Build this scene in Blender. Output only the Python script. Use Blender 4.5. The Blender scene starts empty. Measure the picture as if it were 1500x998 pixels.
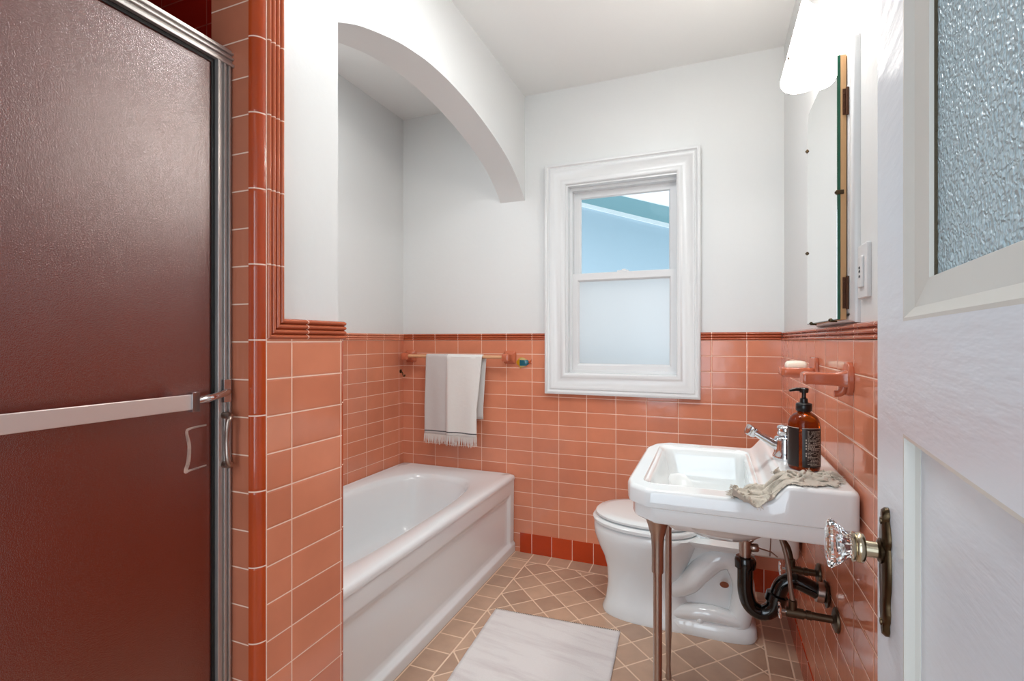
import bpy, bmesh, math, random
import numpy as np
from mathutils import Vector, Matrix, noise
random.seed(4)
PI = math.pi
C = bpy.context.scene.collection
S = bpy.context.scene

# ---------------------------------------------------------------- camera, world, lights, exposure
cam_d = bpy.data.cameras.new('camera')
cam_d.sensor_width = 36.0
cam_d.lens = 731.0 / 1500.0 * 36.0
cam_d.clip_start = 0.02
cam = bpy.data.objects.new('camera', cam_d)
C.objects.link(cam)
cam.location = (0, 0, 1.187)
cam.rotation_euler = (PI / 2, 0, math.radians(21.84))
S.camera = cam

S.view_settings.view_transform = 'Standard'
S.view_settings.look = 'None'
S.view_settings.gamma = 1.0
S.view_settings.use_curve_mapping = False
S.view_settings.exposure = 0.0

world = bpy.data.worlds.new('world')
S.world = world
world.use_nodes = True
wb = world.node_tree.nodes['Background']
wb.inputs[0].default_value = (0.88, 0.94, 1.0, 1)
wb.inputs[1].default_value = 2.1


def area(name, loc, rot, sx, sy, power, col):
    l = bpy.data.lights.new(name, 'AREA')
    l.shape = 'RECTANGLE'
    l.size = sx
    l.size_y = sy
    l.energy = power
    l.color = col
    o = bpy.data.objects.new(name, l)
    C.objects.link(o)
    o.location = loc
    o.rotation_euler = rot
    return o


# added fill lamps without fixtures: hallway wall and ceiling, room ceiling, alcove ceiling
area('hallway_fill', (-0.30, -1.78, 1.25), (PI / 2, 0, 0), 1.3, 1.9, 36, (0.74, 0.88, 1.0))  # added area lamp on the blank hall wall; no window is built
area('hallway_top_fill', (-0.30, -0.95, 2.5), (0, 0, 0), 0.4, 0.4, 6, (0.95, 0.97, 1.0))  # added, unseen; makes up for sky light the closed hallway loses
area('room_top_fill', (-0.35, 1.4, 2.5), (0, 0, 0), 0.3, 0.3, 8, (0.94, 0.98, 1.0))  # added fill below the room ceiling, no fixture modelled
area('alcove_fill', (-1.4, 1.5, 2.5), (0, 0, 0), 0.3, 0.3, 6.0, (0.94, 0.98, 1.0))  # added to brighten the tub alcove, which has no lamp
gl_ = bpy.data.lights.new('room_point_fill', 'POINT')  # added point fill that also lifts the ceiling, no globe modelled
gl_.energy = 3.5
gl_.color = (0.94, 0.98, 1.0)
gl_.shadow_soft_size = 0.12
go_ = bpy.data.objects.new('room_point_fill', gl_)
C.objects.link(go_)
go_.location = (-0.35, 1.3, 2.3)


# ---------------------------------------------------------------- material helpers
def srgb(r, g, b):
    f = lambda c: (c / 255 / 12.92) if c / 255 <= 0.04045 else ((c / 255 + 0.055) / 1.055) ** 2.4
    return (f(r), f(g), f(b), 1)


class NT:
    def __init__(s, name):
        s.m = bpy.data.materials.new(name)
        s.m.use_nodes = True
        s.t = s.m.node_tree
        s.b = s.t.nodes['Principled BSDF']

    def n(s, typ, **kw):
        x = s.t.nodes.new(typ)
        for k, v in kw.items():
            setattr(x, k, v)
        return x

    def link(s, a, b):
        s.t.links.new(a, b)

    def put(s, sock, v):
        if isinstance(v, bpy.types.NodeSocket):
            s.link(v, sock)
        else:
            sock.default_value = v

    def M(s, op, a, b=0.0, c=None):
        x = s.n('ShaderNodeMath', operation=op)
        s.put(x.inputs[0], a)
        s.put(x.inputs[1], b)
        if c is not None:
            s.put(x.inputs[2], c)
        return x.outputs[0]

    def mix(s, f, a, b):
        x = s.n('ShaderNodeMix', data_type='RGBA')
        s.put(x.inputs[0], f)
        s.put(x.inputs[6], a)
        s.put(x.inputs[7], b)
        return x.outputs[2]

    def xyz(s):
        g = s.n('ShaderNodeNewGeometry')
        q = s.n('ShaderNodeSeparateXYZ')
        s.link(g.outputs['Position'], q.inputs[0])
        return q.outputs[0], q.outputs[1], q.outputs[2]

    def pos(s):
        return s.n('ShaderNodeNewGeometry').outputs['Position']

    def noise(s, scale, detail=2.0, vec=None, rough=0.5):
        x = s.n('ShaderNodeTexNoise')
        x.inputs['Scale'].default_value = scale
        x.inputs['Detail'].default_value = detail
        x.inputs['Roughness'].default_value = rough
        s.link(vec if vec is not None else s.pos(), x.inputs['Vector'])
        return x.outputs[0]

    def bump(s, h, strength, dist=0.001, prev=None):
        x = s.n('ShaderNodeBump')
        x.inputs['Strength'].default_value = strength
        x.inputs['Distance'].default_value = dist
        s.put(x.inputs['Height'], h)
        if prev is not None:
            s.link(prev, x.inputs['Normal'])
        return x.outputs[0]


def plain(name, col, rough=0.5, metal=0.0, nscale=None, nstr=0.2, ndist=0.001, coat=0.0, spec=0.5, var=0.0, **kw):
    k = NT(name)
    k.b.inputs['Base Color'].default_value = col
    k.b.inputs['Roughness'].default_value = rough
    k.b.inputs['Metallic'].default_value = metal
    k.b.inputs['Coat Weight'].default_value = coat
    k.b.inputs['Specular IOR Level'].default_value = spec
    if nscale:
        h = k.noise(nscale, 3)
        k.link(k.bump(h, nstr, ndist), k.b.inputs['Normal'])
    if var:
        v = k.noise(6.0, 4)
        d = tuple(c * (1 - var) for c in col[:3]) + (1,)
        k.link(k.mix(v, d, col), k.b.inputs['Base Color'])
    for a, v in kw.items():
        k.b.inputs[a].default_value = v
    return k.m


def grid_nodes(k, u, v, u0, pu, v0, pv, gw, gv=None):
    """returns grout mask (1 = grout), tile random, rounded height"""
    a = k.M('DIVIDE', k.M('SUBTRACT', u, u0), pu)
    b = k.M('DIVIDE', k.M('SUBTRACT', v, v0), pv)
    fa = k.M('MULTIPLY', k.M('SUBTRACT', 0.5, k.M('ABSOLUTE', k.M('SUBTRACT', k.M('FRACT', a), 0.5))), pu)
    fb = k.M('MULTIPLY', k.M('SUBTRACT', 0.5, k.M('ABSOLUTE', k.M('SUBTRACT', k.M('FRACT', b), 0.5))), pv)
    d = k.M('MINIMUM', fa, fb)
    mr = k.n('ShaderNodeMapRange', interpolation_type='SMOOTHSTEP')
    mr.inputs['From Min'].default_value = gw * 0.6
    mr.inputs['From Max'].default_value = gw * 1.4
    mr.inputs['To Min'].default_value = 1
    mr.inputs['To Max'].default_value = 0
    k.link(d, mr.inputs['Value'])
    hr = k.n('ShaderNodeMapRange', interpolation_type='SMOOTHERSTEP')
    hr.inputs['From Min'].default_value = gw * 0.5
    hr.inputs['From Max'].default_value = gw * 4.5
    k.link(d, hr.inputs['Value'])
    cb = k.n('ShaderNodeCombineXYZ')
    k.link(k.M('FLOOR', a), cb.inputs[0])
    k.link(k.M('FLOOR', b), cb.inputs[1])
    wn = k.n('ShaderNodeTexWhiteNoise', noise_dimensions='2D')
    k.link(cb.outputs[0], wn.inputs['Vector'])
    return mr.outputs[0], wn.outputs['Value'], hr.outputs[0]


TW, TH = 0.1547, 0.0775
Z13 = 0.1032      # first joint above the base course
GROUT = srgb(246, 212, 192)


def tile(name, ua, u0, pu, v0, pv, col, col2, gw=0.0013, grout=GROUT, rough=0.12, va=2, wav=0.25):
    k = NT(name)
    p = k.xyz()
    g, r, h = grid_nodes(k, p[ua], p[va], u0, pu, v0, pv, gw)
    c = k.mix(r, col, col2)
    mott = k.noise(9.0, 3)
    dk = k.n('ShaderNodeHueSaturation')
    k.link(c, dk.inputs['Color'])
    k.link(k.M('MULTIPLY_ADD', mott, 0.28, 0.86), dk.inputs['Value'])
    c = k.mix(g, dk.outputs[0], grout)
    k.link(c, k.b.inputs['Base Color'])
    k.link(k.M('MULTIPLY_ADD', g, 0.6, rough), k.b.inputs['Roughness'])
    b1 = k.bump(h, 0.5, 0.0009)
    b2 = k.bump(k.noise(22.0, 1), wav, 0.002, b1)
    k.link(b2, k.b.inputs['Normal'])
    return k.m


ORA, ORB = srgb(220, 140, 108), srgb(208, 128, 98)
m_tile_back = tile('pink_tile_back', 0, -1.7033, TW, Z13, TH, ORA, ORB)
m_tile_alc = tile('pink_tile_alcove', 1, 2.573, TW, Z13, TH, ORA, ORB)
m_tile_right = tile('pink_tile_right', 1, 1.503, TW, Z13, TH, ORA, ORB, rough=0.07)
m_tile_part = tile('pink_tile_partition', 1, 0.833, TW, 1.1066 - 20 * TH, TH, ORA, ORB)
m_tile_ret = tile('pink_tile_return', 0, -0.8745, TW, 1.1066 - 20 * TH, TH, srgb(200, 122, 94), srgb(192, 114, 86))
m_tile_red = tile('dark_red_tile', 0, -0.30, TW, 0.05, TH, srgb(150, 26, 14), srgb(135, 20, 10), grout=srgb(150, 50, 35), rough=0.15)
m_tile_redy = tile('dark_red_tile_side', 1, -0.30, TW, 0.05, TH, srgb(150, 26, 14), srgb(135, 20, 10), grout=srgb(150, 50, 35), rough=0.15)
m_base_x = tile('red_base_tile_x', 0, -1.0463, 0.1157, -0.5, 2.0, srgb(194, 68, 26), srgb(180, 58, 20))
m_base_y = tile('red_base_tile_y', 1, 2.62, 0.1157, -0.5, 2.0, srgb(194, 68, 26), srgb(180, 58, 20))
m_trim_x = tile('cap_trim_x', 0, -1.7033, TW, -5.0, 20, srgb(188, 96, 62), srgb(180, 88, 56))
m_trim_y = tile('cap_trim_y', 1, 1.484, 0.1515, -5.0, 20, srgb(188, 96, 62), srgb(180, 88, 56), rough=0.1)
m_trim_z = tile('cap_trim_z', 0, -9.0, 20, 1.19 - 10 * TW, TW, srgb(200, 108, 72), srgb(192, 100, 66))
m_bull = tile('bullnose_tile', 0, -9.0, 20, 1.188 - 10 * TW, TW, srgb(184, 74, 34), srgb(174, 66, 28), rough=0.08, wav=0.1)
m_cer = plain('pink_ceramic', srgb(196, 108, 78), 0.1, nscale=25, nstr=0.1)

m_wall = plain('white_wall_paint', srgb(226, 227, 226), 0.38, nscale=38, nstr=0.28, ndist=0.002)
m_ceil = plain('white_ceiling_paint', srgb(240, 240, 238), 0.6, nscale=50, nstr=0.1)
m_trimw = plain('white_gloss_trim', srgb(226, 227, 227), 0.25)
m_vinyl = plain('white_vinyl', srgb(226, 226, 226), 0.35)
m_porc = plain('white_porcelain', srgb(232, 236, 236), 0.07, coat=0.3)
m_tub = plain('white_enamel', srgb(234, 238, 240), 0.16, coat=0.2)
m_door = NT('white_door_paint')
_p = m_door.xyz()
_c = m_door.n('ShaderNodeCombineXYZ')
m_door.link(_p[0], _c.inputs[0])
m_door.link(_p[1], _c.inputs[1])
m_door.link(m_door.M('MULTIPLY', _p[2], 5.0), _c.inputs[2])
m_door.b.inputs['Base Color'].default_value = srgb(230, 237, 246)
m_door.b.inputs['Roughness'].default_value = 0.3
m_door.link(m_door.bump(m_door.noise(16, 3, _c.outputs[0]), 0.35, 0.0025), m_door.b.inputs['Normal'])
m_door = m_door.m
m_chrome = plain('chrome', srgb(215, 215, 218), 0.08, 1.0)
m_alum = plain('brushed_aluminium', srgb(214, 208, 204), 0.34, 0.75, nscale=60, nstr=0.15, var=0.25)
m_nickel = plain('dull_nickel', srgb(188, 170, 160), 0.3, 1.0, nscale=40, nstr=0.2, var=0.3)
m_brass = plain('tarnished_bronze', srgb(95, 78, 58), 0.32, 1.0, nscale=60, nstr=0.5, var=0.6)
m_pipe = plain('old_pipe', srgb(98, 82, 66), 0.38, 0.9, nscale=60, nstr=0.4, var=0.5)
m_black = plain('black_plastic', srgb(6, 6, 6), 0.1)
m_seal = plain('black_rubber', srgb(12, 10, 10), 0.5)
m_dowel = plain('pale_wood_bar', srgb(222, 170, 128), 0.4, nscale=30, nstr=0.1)
m_wood = plain('raw_pine', srgb(206, 160, 110), 0.55, var=0.25)
m_rust = plain('rusted_steel', srgb(98, 60, 38), 0.55, 0.6, nscale=120, nstr=0.6, var=0.6)
m_green = plain('green_glass_edge', srgb(8, 92, 66), 0.15, var=0.4)
m_mirror = plain('mirror_silver', (0.92, 0.93, 0.92, 1), 0.015, 1.0)
m_soap = plain('cream_soap', srgb(240, 232, 215), 0.4, **{'Subsurface Weight': 0.1})
m_amber = plain('amber_glass', srgb(150, 62, 8), 0.05, **{'Transmission Weight': 0.75, 'IOR': 1.3})
m_label = NT('brown_black_label')
_x, _y, _z = m_label.xyz()
m_label.b.inputs['Base Color'].default_value = srgb(32, 24, 22)
m_label.b.inputs['Roughness'].default_value = 0.35
m_label = m_label.m
m_print = plain('pale_print', srgb(190, 182, 170), 0.5)
m_black_cap = plain('black_pump', srgb(16, 15, 15), 0.3)
m_crystal = plain('crystal_glass', (0.96, 0.97, 0.97, 1), 0.0, **{'Transmission Weight': 1.0, 'IOR': 1.5})
m_stain = plain('rust_stain', srgb(120, 62, 32), 0.5)
m_mark = plain('pale_mark', srgb(196, 168, 155), 0.6, nscale=200, nstr=0.4)

# clear window glass
k = NT('clear_window_glass')
k.b.inputs['Base Color'].default_value = (0.93, 0.97, 0.97, 1)
k.b.inputs['Roughness'].default_value = 0.0
k.b.inputs['Transmission Weight'].default_value = 1.0
k.b.inputs['IOR'].default_value = 1.1
m_glass = k.m
# frosted lower pane: light scatters through
k = NT('frosted_window_glass')
tr = k.n('ShaderNodeBsdfTranslucent')
tr.inputs[0].default_value = (0.90, 0.86, 0.83, 1)
tp = k.n('ShaderNodeBsdfTransparent')
tp.inputs[0].default_value = (0.88, 0.84, 0.82, 1)
mx = k.n('ShaderNodeMixShader')
mx.inputs[0].default_value = 0.25
k.link(tr.outputs[0], mx.inputs[1])
k.link(tp.outputs[0], mx.inputs[2])
gl = k.n('ShaderNodeBsdfGlossy')
gl.inputs['Roughness'].default_value = 0.25
mx2 = k.n('ShaderNodeMixShader')
mx2.inputs[0].default_value = 0.05
k.link(mx.outputs[0], mx2.inputs[1])
k.link(gl.outputs[0], mx2.inputs[2])
k.link(mx2.outputs[0], k.t.nodes['Material Output'].inputs[0])
m_frost = k.m
# pebbled obscure glass of the room door
k = NT('pebbled_glass')
v = k.n('ShaderNodeTexVoronoi')
v.feature = 'SMOOTH_F1'
v.inputs['Scale'].default_value = 300
nv = k.noise(60, 2)
vm = k.n('ShaderNodeVectorMath', operation='MULTIPLY_ADD')
k.link(k.pos(), vm.inputs[0])
vm.inputs[1].default_value = (1, 1, 1)
ns = k.n('ShaderNodeTexNoise')
ns.inputs['Scale'].default_value = 90
k.link(k.pos(), ns.inputs['Vector'])
sc = k.n('ShaderNodeVectorMath', operation='SCALE')
k.link(ns.outputs['Color'], sc.inputs[0])
sc.inputs['Scale'].default_value = 0.012
k.link(sc.outputs[0], vm.inputs[2])
k.link(vm.outputs[0], v.inputs['Vector'])
k.b.inputs['Base Color'].default_value = srgb(206, 234, 246)
k.b.inputs['Roughness'].default_value = 0.18
k.b.inputs['Transmission Weight'].default_value = 0.12
k.b.inputs['IOR'].default_value = 1.45
k.link(k.bump(v.outputs[0], 0.9, 0.004), k.b.inputs['Normal'])
m_pebble = k.m
# dark shower glass, finely textured
k = NT('bronze_textured_glass')
k.b.inputs['Base Color'].default_value = srgb(124, 34, 12)
k.b.inputs['Roughness'].default_value = 0.19
k.b.inputs['Transmission Weight'].default_value = 0.35
k.b.inputs['IOR'].default_value = 1.85
k.b.inputs['Specular IOR Level'].default_value = 0.9
k.b.inputs['Coat Weight'].default_value = 0.0
k.b.inputs['Coat Roughness'].default_value = 0.33
k.link(k.bump(k.noise(600, 1), 0.5, 0.0009), k.b.inputs['Normal'])
m_shglass = k.m
# lamp shade and bulbs
k = NT('lit_frosted_shade')
k.b.inputs['Base Color'].default_value = (0.95, 0.93, 0.9, 1)
k.b.inputs['Roughness'].default_value = 0.35
k.b.inputs['Emission Color'].default_value = (1.0, 0.94, 0.88, 1)
k.b.inputs['Emission Strength'].default_value = 28.0
m_shade = k.m
k = NT('lit_bulb')
k.b.inputs['Emission Color'].default_value = (1.0, 0.9, 0.76, 1)
k.b.inputs['Emission Strength'].default_value = 60
m_bulb = k.m
# floor tiles: straight border course and diagonal field
k = NT('tan_floor_tile')
px, py, pz = k.xyz()
gb, rb, hb = grid_nodes(k, px, py, -0.918, 0.108, 1.991, 0.109, 0.0028)
gb2, rb2, hb2 = grid_nodes(k, px, py, -0.70, 0.115, 2.515, 0.11, 0.0028)
uu = k.M('MULTIPLY', k.M('ADD', px, py), 0.70711)
vv = k.M('MULTIPLY', k.M('SUBTRACT', py, px), 0.70711)
gd, rd, hd = grid_nodes(k, uu, vv, 0.764, 0.110, 2.059, 0.110, 0.0028)
ibx = k.M('LESS_THAN', px, -0.918)
iby = k.M('GREATER_THAN', py, 2.515)
ibr = k.M('GREATER_THAN', px, 0.19)


def sel(f, a, b):
    return k.M('ADD', k.M('MULTIPLY', a, f), k.M('MULTIPLY', b, k.M('SUBTRACT', 1.0, f)))


side = k.M('MAXIMUM', ibx, ibr)
g = sel(side, gb, sel(iby, gb2, gd))
r = sel(side, rb, sel(iby, rb2, rd))
h = sel(side, hb, sel(iby, hb2, hd))
for (co, pos_) in ((px, -0.918), (px, 0.19), (py, 2.515)):
    dd = k.M('ABSOLUTE', k.M('SUBTRACT', co, pos_))
    lim = k.M('LESS_THAN', dd, 0.0031)
    g = k.M('MAXIMUM', g, lim)
    h = k.M('MULTIPLY', h, k.M('SUBTRACT', 1.0, lim))
c = k.mix(r, srgb(204, 170, 144), srgb(178, 146, 124))
hs = k.n('ShaderNodeHueSaturation')
k.link(c, hs.inputs['Color'])
k.link(k.M('MULTIPLY_ADD', k.noise(14, 4), 0.4, 0.8), hs.inputs['Value'])
k.link(k.mix(g, hs.outputs[0], srgb(238, 210, 184)), k.b.inputs['Base Color'])
k.link(k.M('MULTIPLY_ADD', g, 0.4, 0.32), k.b.inputs['Roughness'])
k.link(k.bump(k.noise(40, 2), 0.2, 0.002, k.bump(h, 0.6, 0.001)), k.b.inputs['Normal'])
m_floor = k.m
# woven rug
k = NT('woven_white_rug')
px, py, pz = k.xyz()
st = k.n('ShaderNodeCombineXYZ')
k.link(k.M('MULTIPLY', px, 1.6), st.inputs[0])
k.link(k.M('MULTIPLY_ADD', py, 13.0, k.M('MULTIPLY', px, 1.5)), st.inputs[1])
s1 = k.noise(1.6, 4, st.outputs[0], 0.6)
mr = k.n('ShaderNodeMapRange')
mr.inputs['From Min'].default_value = 0.47
mr.inputs['From Max'].default_value = 0.68
k.link(s1, mr.inputs['Value'])
fib = k.n('ShaderNodeCombineXYZ')
k.link(k.M('MULTIPLY', px, 60.0), fib.inputs[0])
k.link(k.M('MULTIPLY', py, 260.0), fib.inputs[1])
f1 = k.noise(2.0, 2, fib.outputs[0])
cc = k.mix(k.M('MULTIPLY', mr.outputs[0], 0.42), srgb(240, 236, 234), srgb(196, 182, 184))
k.link(k.mix(k.M('MULTIPLY', f1, 0.25), cc, srgb(200, 192, 190)), k.b.inputs['Base Color'])
k.b.inputs['Roughness'].default_value = 0.95
k.link(k.bump(f1, 0.7, 0.003), k.b.inputs['Normal'])
m_rug = k.m


def cloth_mat(name, colfn, weave=900):
    k = NT(name)
    colfn(k)
    k.b.inputs['Roughness'].default_value = 0.95
    k.b.inputs['Sheen Weight'].default_value = 0.2
    px, py, pz = k.xyz()
    w = k.M('MULTIPLY', k.M('SINE', k.M('MULTIPLY', px, weave)), k.M('SINE', k.M('MULTIPLY', pz, weave)))
    k.link(k.bump(w, 0.3, 0.0006, k.bump(k.noise(60, 3), 0.35, 0.002)), k.b.inputs['Normal'])
    return k.m


def towel_col(k):
    px, py, pz = k.xyz()
    band = k.M('MULTIPLY', k.M('GREATER_THAN', pz, 0.655), k.M('LESS_THAN', pz, 0.662))
    grey = k.M('LESS_THAN', px, -1.423)  # left half painted greyer for the shade on the set-back fold
    c = k.mix(grey, srgb(232, 230, 226), srgb(205, 200, 198))
    k.link(k.mix(band, c, srgb(92, 90, 92)), k.b.inputs['Base Color'])


def linen_col(k):
    k.link(k.mix(k.noise(30, 3), srgb(206, 199, 186), srgb(176, 168, 154)), k.b.inputs['Base Color'])


m_towel = cloth_mat('white_towel_cloth', towel_col)
m_fringe = plain('white_towel_fringe', srgb(222, 214, 208), 0.95)
m_linen = cloth_mat('grey_linen_cloth', linen_col)
m_linedge = plain('linen_dark_fringe', srgb(120, 110, 98), 0.95)


# ---------------------------------------------------------------- mesh helpers
def obj(name, bm, mat=None, parent=None, smooth=False, bev=0.0, seg=2, angle=35):
    bmesh.ops.recalc_face_normals(bm, faces=bm.faces)
    me = bpy.data.meshes.new(name)
    bm.to_mesh(me)
    bm.free()
    if mat:
        me.materials.append(mat)
    o = bpy.data.objects.new(name, me)
    C.objects.link(o)
    if bev:
        b = o.modifiers.new('bevel', 'BEVEL')
        b.width = bev
        b.segments = seg
        b.limit_method = 'ANGLE'
        b.angle_limit = math.radians(angle)
        smooth = True
    if smooth:
        for p in me.polygons:
            p.use_smooth = True
        if hasattr(me, 'set_sharp_from_angle'):
            me.set_sharp_from_angle(angle=math.radians(50 if not bev else 60))
    if parent:
        o.parent = parent
    return o


def box(bm, x0, x1, y0, y1, z0, z1):
    v = [bm.verts.new((x, y, z)) for x in (x0, x1) for y in (y0, y1) for z in (z0, z1)]
    for f in ((0, 1, 3, 2), (4, 6, 7, 5), (0, 4, 5, 1), (2, 3, 7, 6), (0, 2, 6, 4), (1, 5, 7, 3)):
        bm.faces.new([v[i] for i in f])
    return bm


def nbox(*a):
    return box(bmesh.new(), *a)


def frame_of(t):
    t = Vector(t).normalized()
    up = Vector((0, 0, 1)) if abs(t.z) < 0.9 else Vector((1, 0, 0))
    a = t.cross(up).normalized()
    return a, t.cross(a).normalized()


def tube(bm, pts, rad, seg=16, cap=True, sub=0):
    pts = [Vector(p) for p in pts]
    if not isinstance(rad, (list, tuple)):
        rad = [rad] * len(pts)
    if sub:
        pts, rad = catmull(pts, rad, sub)
    rings = []
    a = b = None
    for i, p in enumerate(pts):
        if i == 0:
            t = pts[1] - pts[0]
        elif i == len(pts) - 1:
            t = pts[-1] - pts[-2]
        else:
            t = (pts[i + 1] - p).normalized() + (p - pts[i - 1]).normalized()
        t.normalize()
        if a is None:
            a, b = frame_of(t)
        else:
            a = (a - t * a.dot(t)).normalized()
            b = t.cross(a)
        rings.append([bm.verts.new(p + (a * math.cos(q) + b * math.sin(q)) * rad[i])
                      for q in [2 * PI * j / seg for j in range(seg)]])
    skin(bm, rings, cap)
    return bm


def skin(bm, rings, cap=True, closed=True):
    n = len(rings[0])
    for r0, r1 in zip(rings, rings[1:]):
        for j in range(n if closed else n - 1):
            bm.faces.new((r0[j], r0[(j + 1) % n], r1[(j + 1) % n], r1[j]))
    if cap:
        bm.faces.new(rings[0][::-1])
        bm.faces.new(rings[-1])


def catmull(pts, rad, sub):
    P, R = [], []
    n = len(pts)
    for i in range(n - 1):
        p0, p1, p2, p3 = pts[max(i - 1, 0)], pts[i], pts[i + 1], pts[min(i + 2, n - 1)]
        for s in range(sub):
            t = s / sub
            P.append(0.5 * ((2 * p1) + (p2 - p0) * t + (2 * p0 - 5 * p1 + 4 * p2 - p3) * t * t + (3 * p1 - p0 - 3 * p2 + p3) * t ** 3))
            R.append(rad[i] * (1 - t) + rad[i + 1] * t)
    P.append(pts[-1])
    R.append(rad[-1])
    return P, R


def lathe(bm, prof, origin=(0, 0, 0), axis=(0, 0, 1), seg=24, flute=0, fl=0.0):
    """prof: list of (radius, height) along axis"""
    ax = Vector(axis).normalized()
    a, b = frame_of(ax)
    o = Vector(origin)
    rings = []
    for r, hgt in prof:
        ring = []
        for j in range(seg):
            q = 2 * PI * j / seg
            rr = r * (1 + fl * math.cos(flute * q)) if flute else r
            ring.append(bm.verts.new(o + ax * hgt + (a * math.cos(q) + b * math.sin(q)) * max(rr, 1e-5)))
        rings.append(ring)
    skin(bm, rings, True)
    return bm


def extrude(bm, prof, o, e1, e2, d):
    """closed 2-D profile (e1,e2 axes) extruded along vector d"""
    o, e1, e2, d = Vector(o), Vector(e1), Vector(e2), Vector(d)
    r0 = [bm.verts.new(o + e1 * a + e2 * b) for a, b in prof]
    r1 = [bm.verts.new(o + e1 * a + e2 * b + d) for a, b in prof]
    skin(bm, [r0, r1], True)
    return bm


def rrect(x0, x1, y0, y1, r, n=6):
    pts = []
    for cx, cy, a0 in ((x1 - r, y1 - r, 0), (x0 + r, y1 - r, 90), (x0 + r, y0 + r, 180), (x1 - r, y0 + r, 270)):
        for i in range(n + 1):
            a = math.radians(a0 + 90 * i / n)
            pts.append((cx + r * math.cos(a), cy + r * math.sin(a)))
    return pts


def props(o, label=None, cat=None, group=None, kind=None):
    if label: o['label'] = label
    if cat: o['category'] = cat
    if group: o['group'] = group
    if kind: o['kind'] = kind
    return o


def thing(name, label, cat, loc, rz=0.0, group=None):
    o = bpy.data.objects.new(name, None)
    o.empty_display_size = 0.05
    C.objects.link(o)
    o.location = loc
    o.rotation_euler = (0, 0, rz)
    return props(o, label, cat, group)


def adopt(root, *obs):
    """parent meshes that were modelled in world coordinates"""
    bpy.context.view_layer.update()
    inv = root.matrix_world.inverted()
    for o in obs:
        if o.parent is None:
            o.parent = root
            o.matrix_parent_inverse = inv


def struct(name, bm, mat, **kw):
    return props(obj(name, bm, mat, **kw), kind='structure')


# ---------------------------------------------------------------- room shell
XR, XRP = 0.300, 0.313       # right wall: tile face, paint face
YB, YBP = 2.620, 2.632       # back wall
XL, XLP = -1.775, -1.785     # alcove end wall
HC = 2.56                    # ceiling
XP, XPP = -0.852, -0.867     # partition face
TRIM0, TRIM1 = 1.188, 1.227
WX0, WX1, WZ0, WZ1 = -0.735, -0.145, 1.003, 2.030

struct('floor', nbox(-1.95, 0.45, -0.30, 2.85, -0.10, 0.0), m_floor)
struct('ceiling', nbox(-1.95, 0.45, -0.30, 2.85, HC, HC + 0.1), m_ceil)

bm = bmesh.new()      # back wall round the window opening
for a in ((-1.95, WX0, 0, HC), (WX1, 0.45, 0, HC), (WX0, WX1, 0, WZ0), (WX0, WX1, WZ1, HC)):
    box(bm, a[0], a[1], YBP, YBP + 0.18, a[2], a[3])
bmesh.ops.remove_doubles(bm, verts=bm.verts, dist=1e-5)
wall_back = struct('wall_back', bm, m_wall)
wall_right = struct('wall_right', nbox(XRP, XRP + 0.12, -0.3, YBP, 0, HC), m_wall)
wall_left = struct('wall_left', nbox(XLP - 0.1, XLP, -0.6, YBP, 0, HC), m_wall)
bm = nbox(-1.785, -0.68, -0.30, -0.20, 0, HC)
box(bm, 0.115, 0.433, -0.30, -0.20, 0, HC)
box(bm, -0.68, 0.115, -0.30, -0.20, 2.06, HC)
struct('wall_rear', bm, m_wall)

# partition (pier) between shower and tub
bm = nbox(-0.985, XPP, 0.757, 0.995, 0, HC)
box(bm, XLP, -0.985, 0.812, 0.995, 0, HC)
wall_part = struct('wall_partition', bm, m_wall)

# wainscot, child of each wall
bm = bmesh.new()
CX0, CX1, CZ0 = -0.846, -0.052, 0.899
for a in ((XL, CX0 + .02, 0, TRIM0), (CX1 - .02, XR, 0, TRIM0), (CX0 + .02, CX1 - .02, 0, CZ0 + .02)):
    box(bm, a[0], a[1], YB, YBP, a[2], a[3])
o = obj('tile_wainscot', bm, m_tile_back, wall_back)
o = obj('tile_wainscot', nbox(XR, XRP, -0.2, YB, 0, TRIM0), m_tile_right, wall_right)
o = obj('tile_wainscot', nbox(XLP, XL, 0.995, YB, 0, TRIM0), m_tile_alc, wall_left)
bm = bmesh.new()
box(bm, XPP, XP, 0.766, 0.992, 0, 1.19)
obj('tile_wainscot', bm, m_tile_part, wall_part)
obj('tile_return', nbox(-0.985, -0.8765, 0.745, 0.757, 0, HC), m_tile_ret, wall_part)
# rounded far edge of the partition tiles
bm = bmesh.new()
extrude(bm, [(0, 0)] + [(0.0 + 0.013 * math.cos(a), 0.013 * math.sin(a)) for a in [PI / 2 * i / 6 for i in range(7)]],
        (XPP + 0.002, 0.992, 0), (1, 0, 0), (0, 1, 0), (0, 0, 1.19))
obj('edge_tile', bm, m_bull, wall_part, smooth=True)
obj('tile_wainscot', nbox(XLP, XP - .016, 0.995, 1.003, 0, TRIM0), m_tile_back, wall_part)
# big bullnose up the corner
bm = bmesh.new()
R = 0.0225
pr = [(0, 0)] + [(R * math.sin(a), -R * math.cos(a)) for a in [PI / 2 * i / 10 for i in range(11)]]
extrude(bm, pr, (-0.8755, 0.7655, 0), (1, 0, 0), (0, 1, 0), (0, 0, HC))
obj('bullnose_corner', bm, m_bull, wall_part, smooth=True)
# thin grout seams beside the bullnose
bm = nbox(-0.8775, -0.8755, 0.7448, 0.757, 0, HC)
box(bm, XPP, XP + .0002, 0.7655, 0.7672, 0, HC)
obj('grout_seam', bm, plain('grout', GROUT, 0.8), wall_part)


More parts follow.
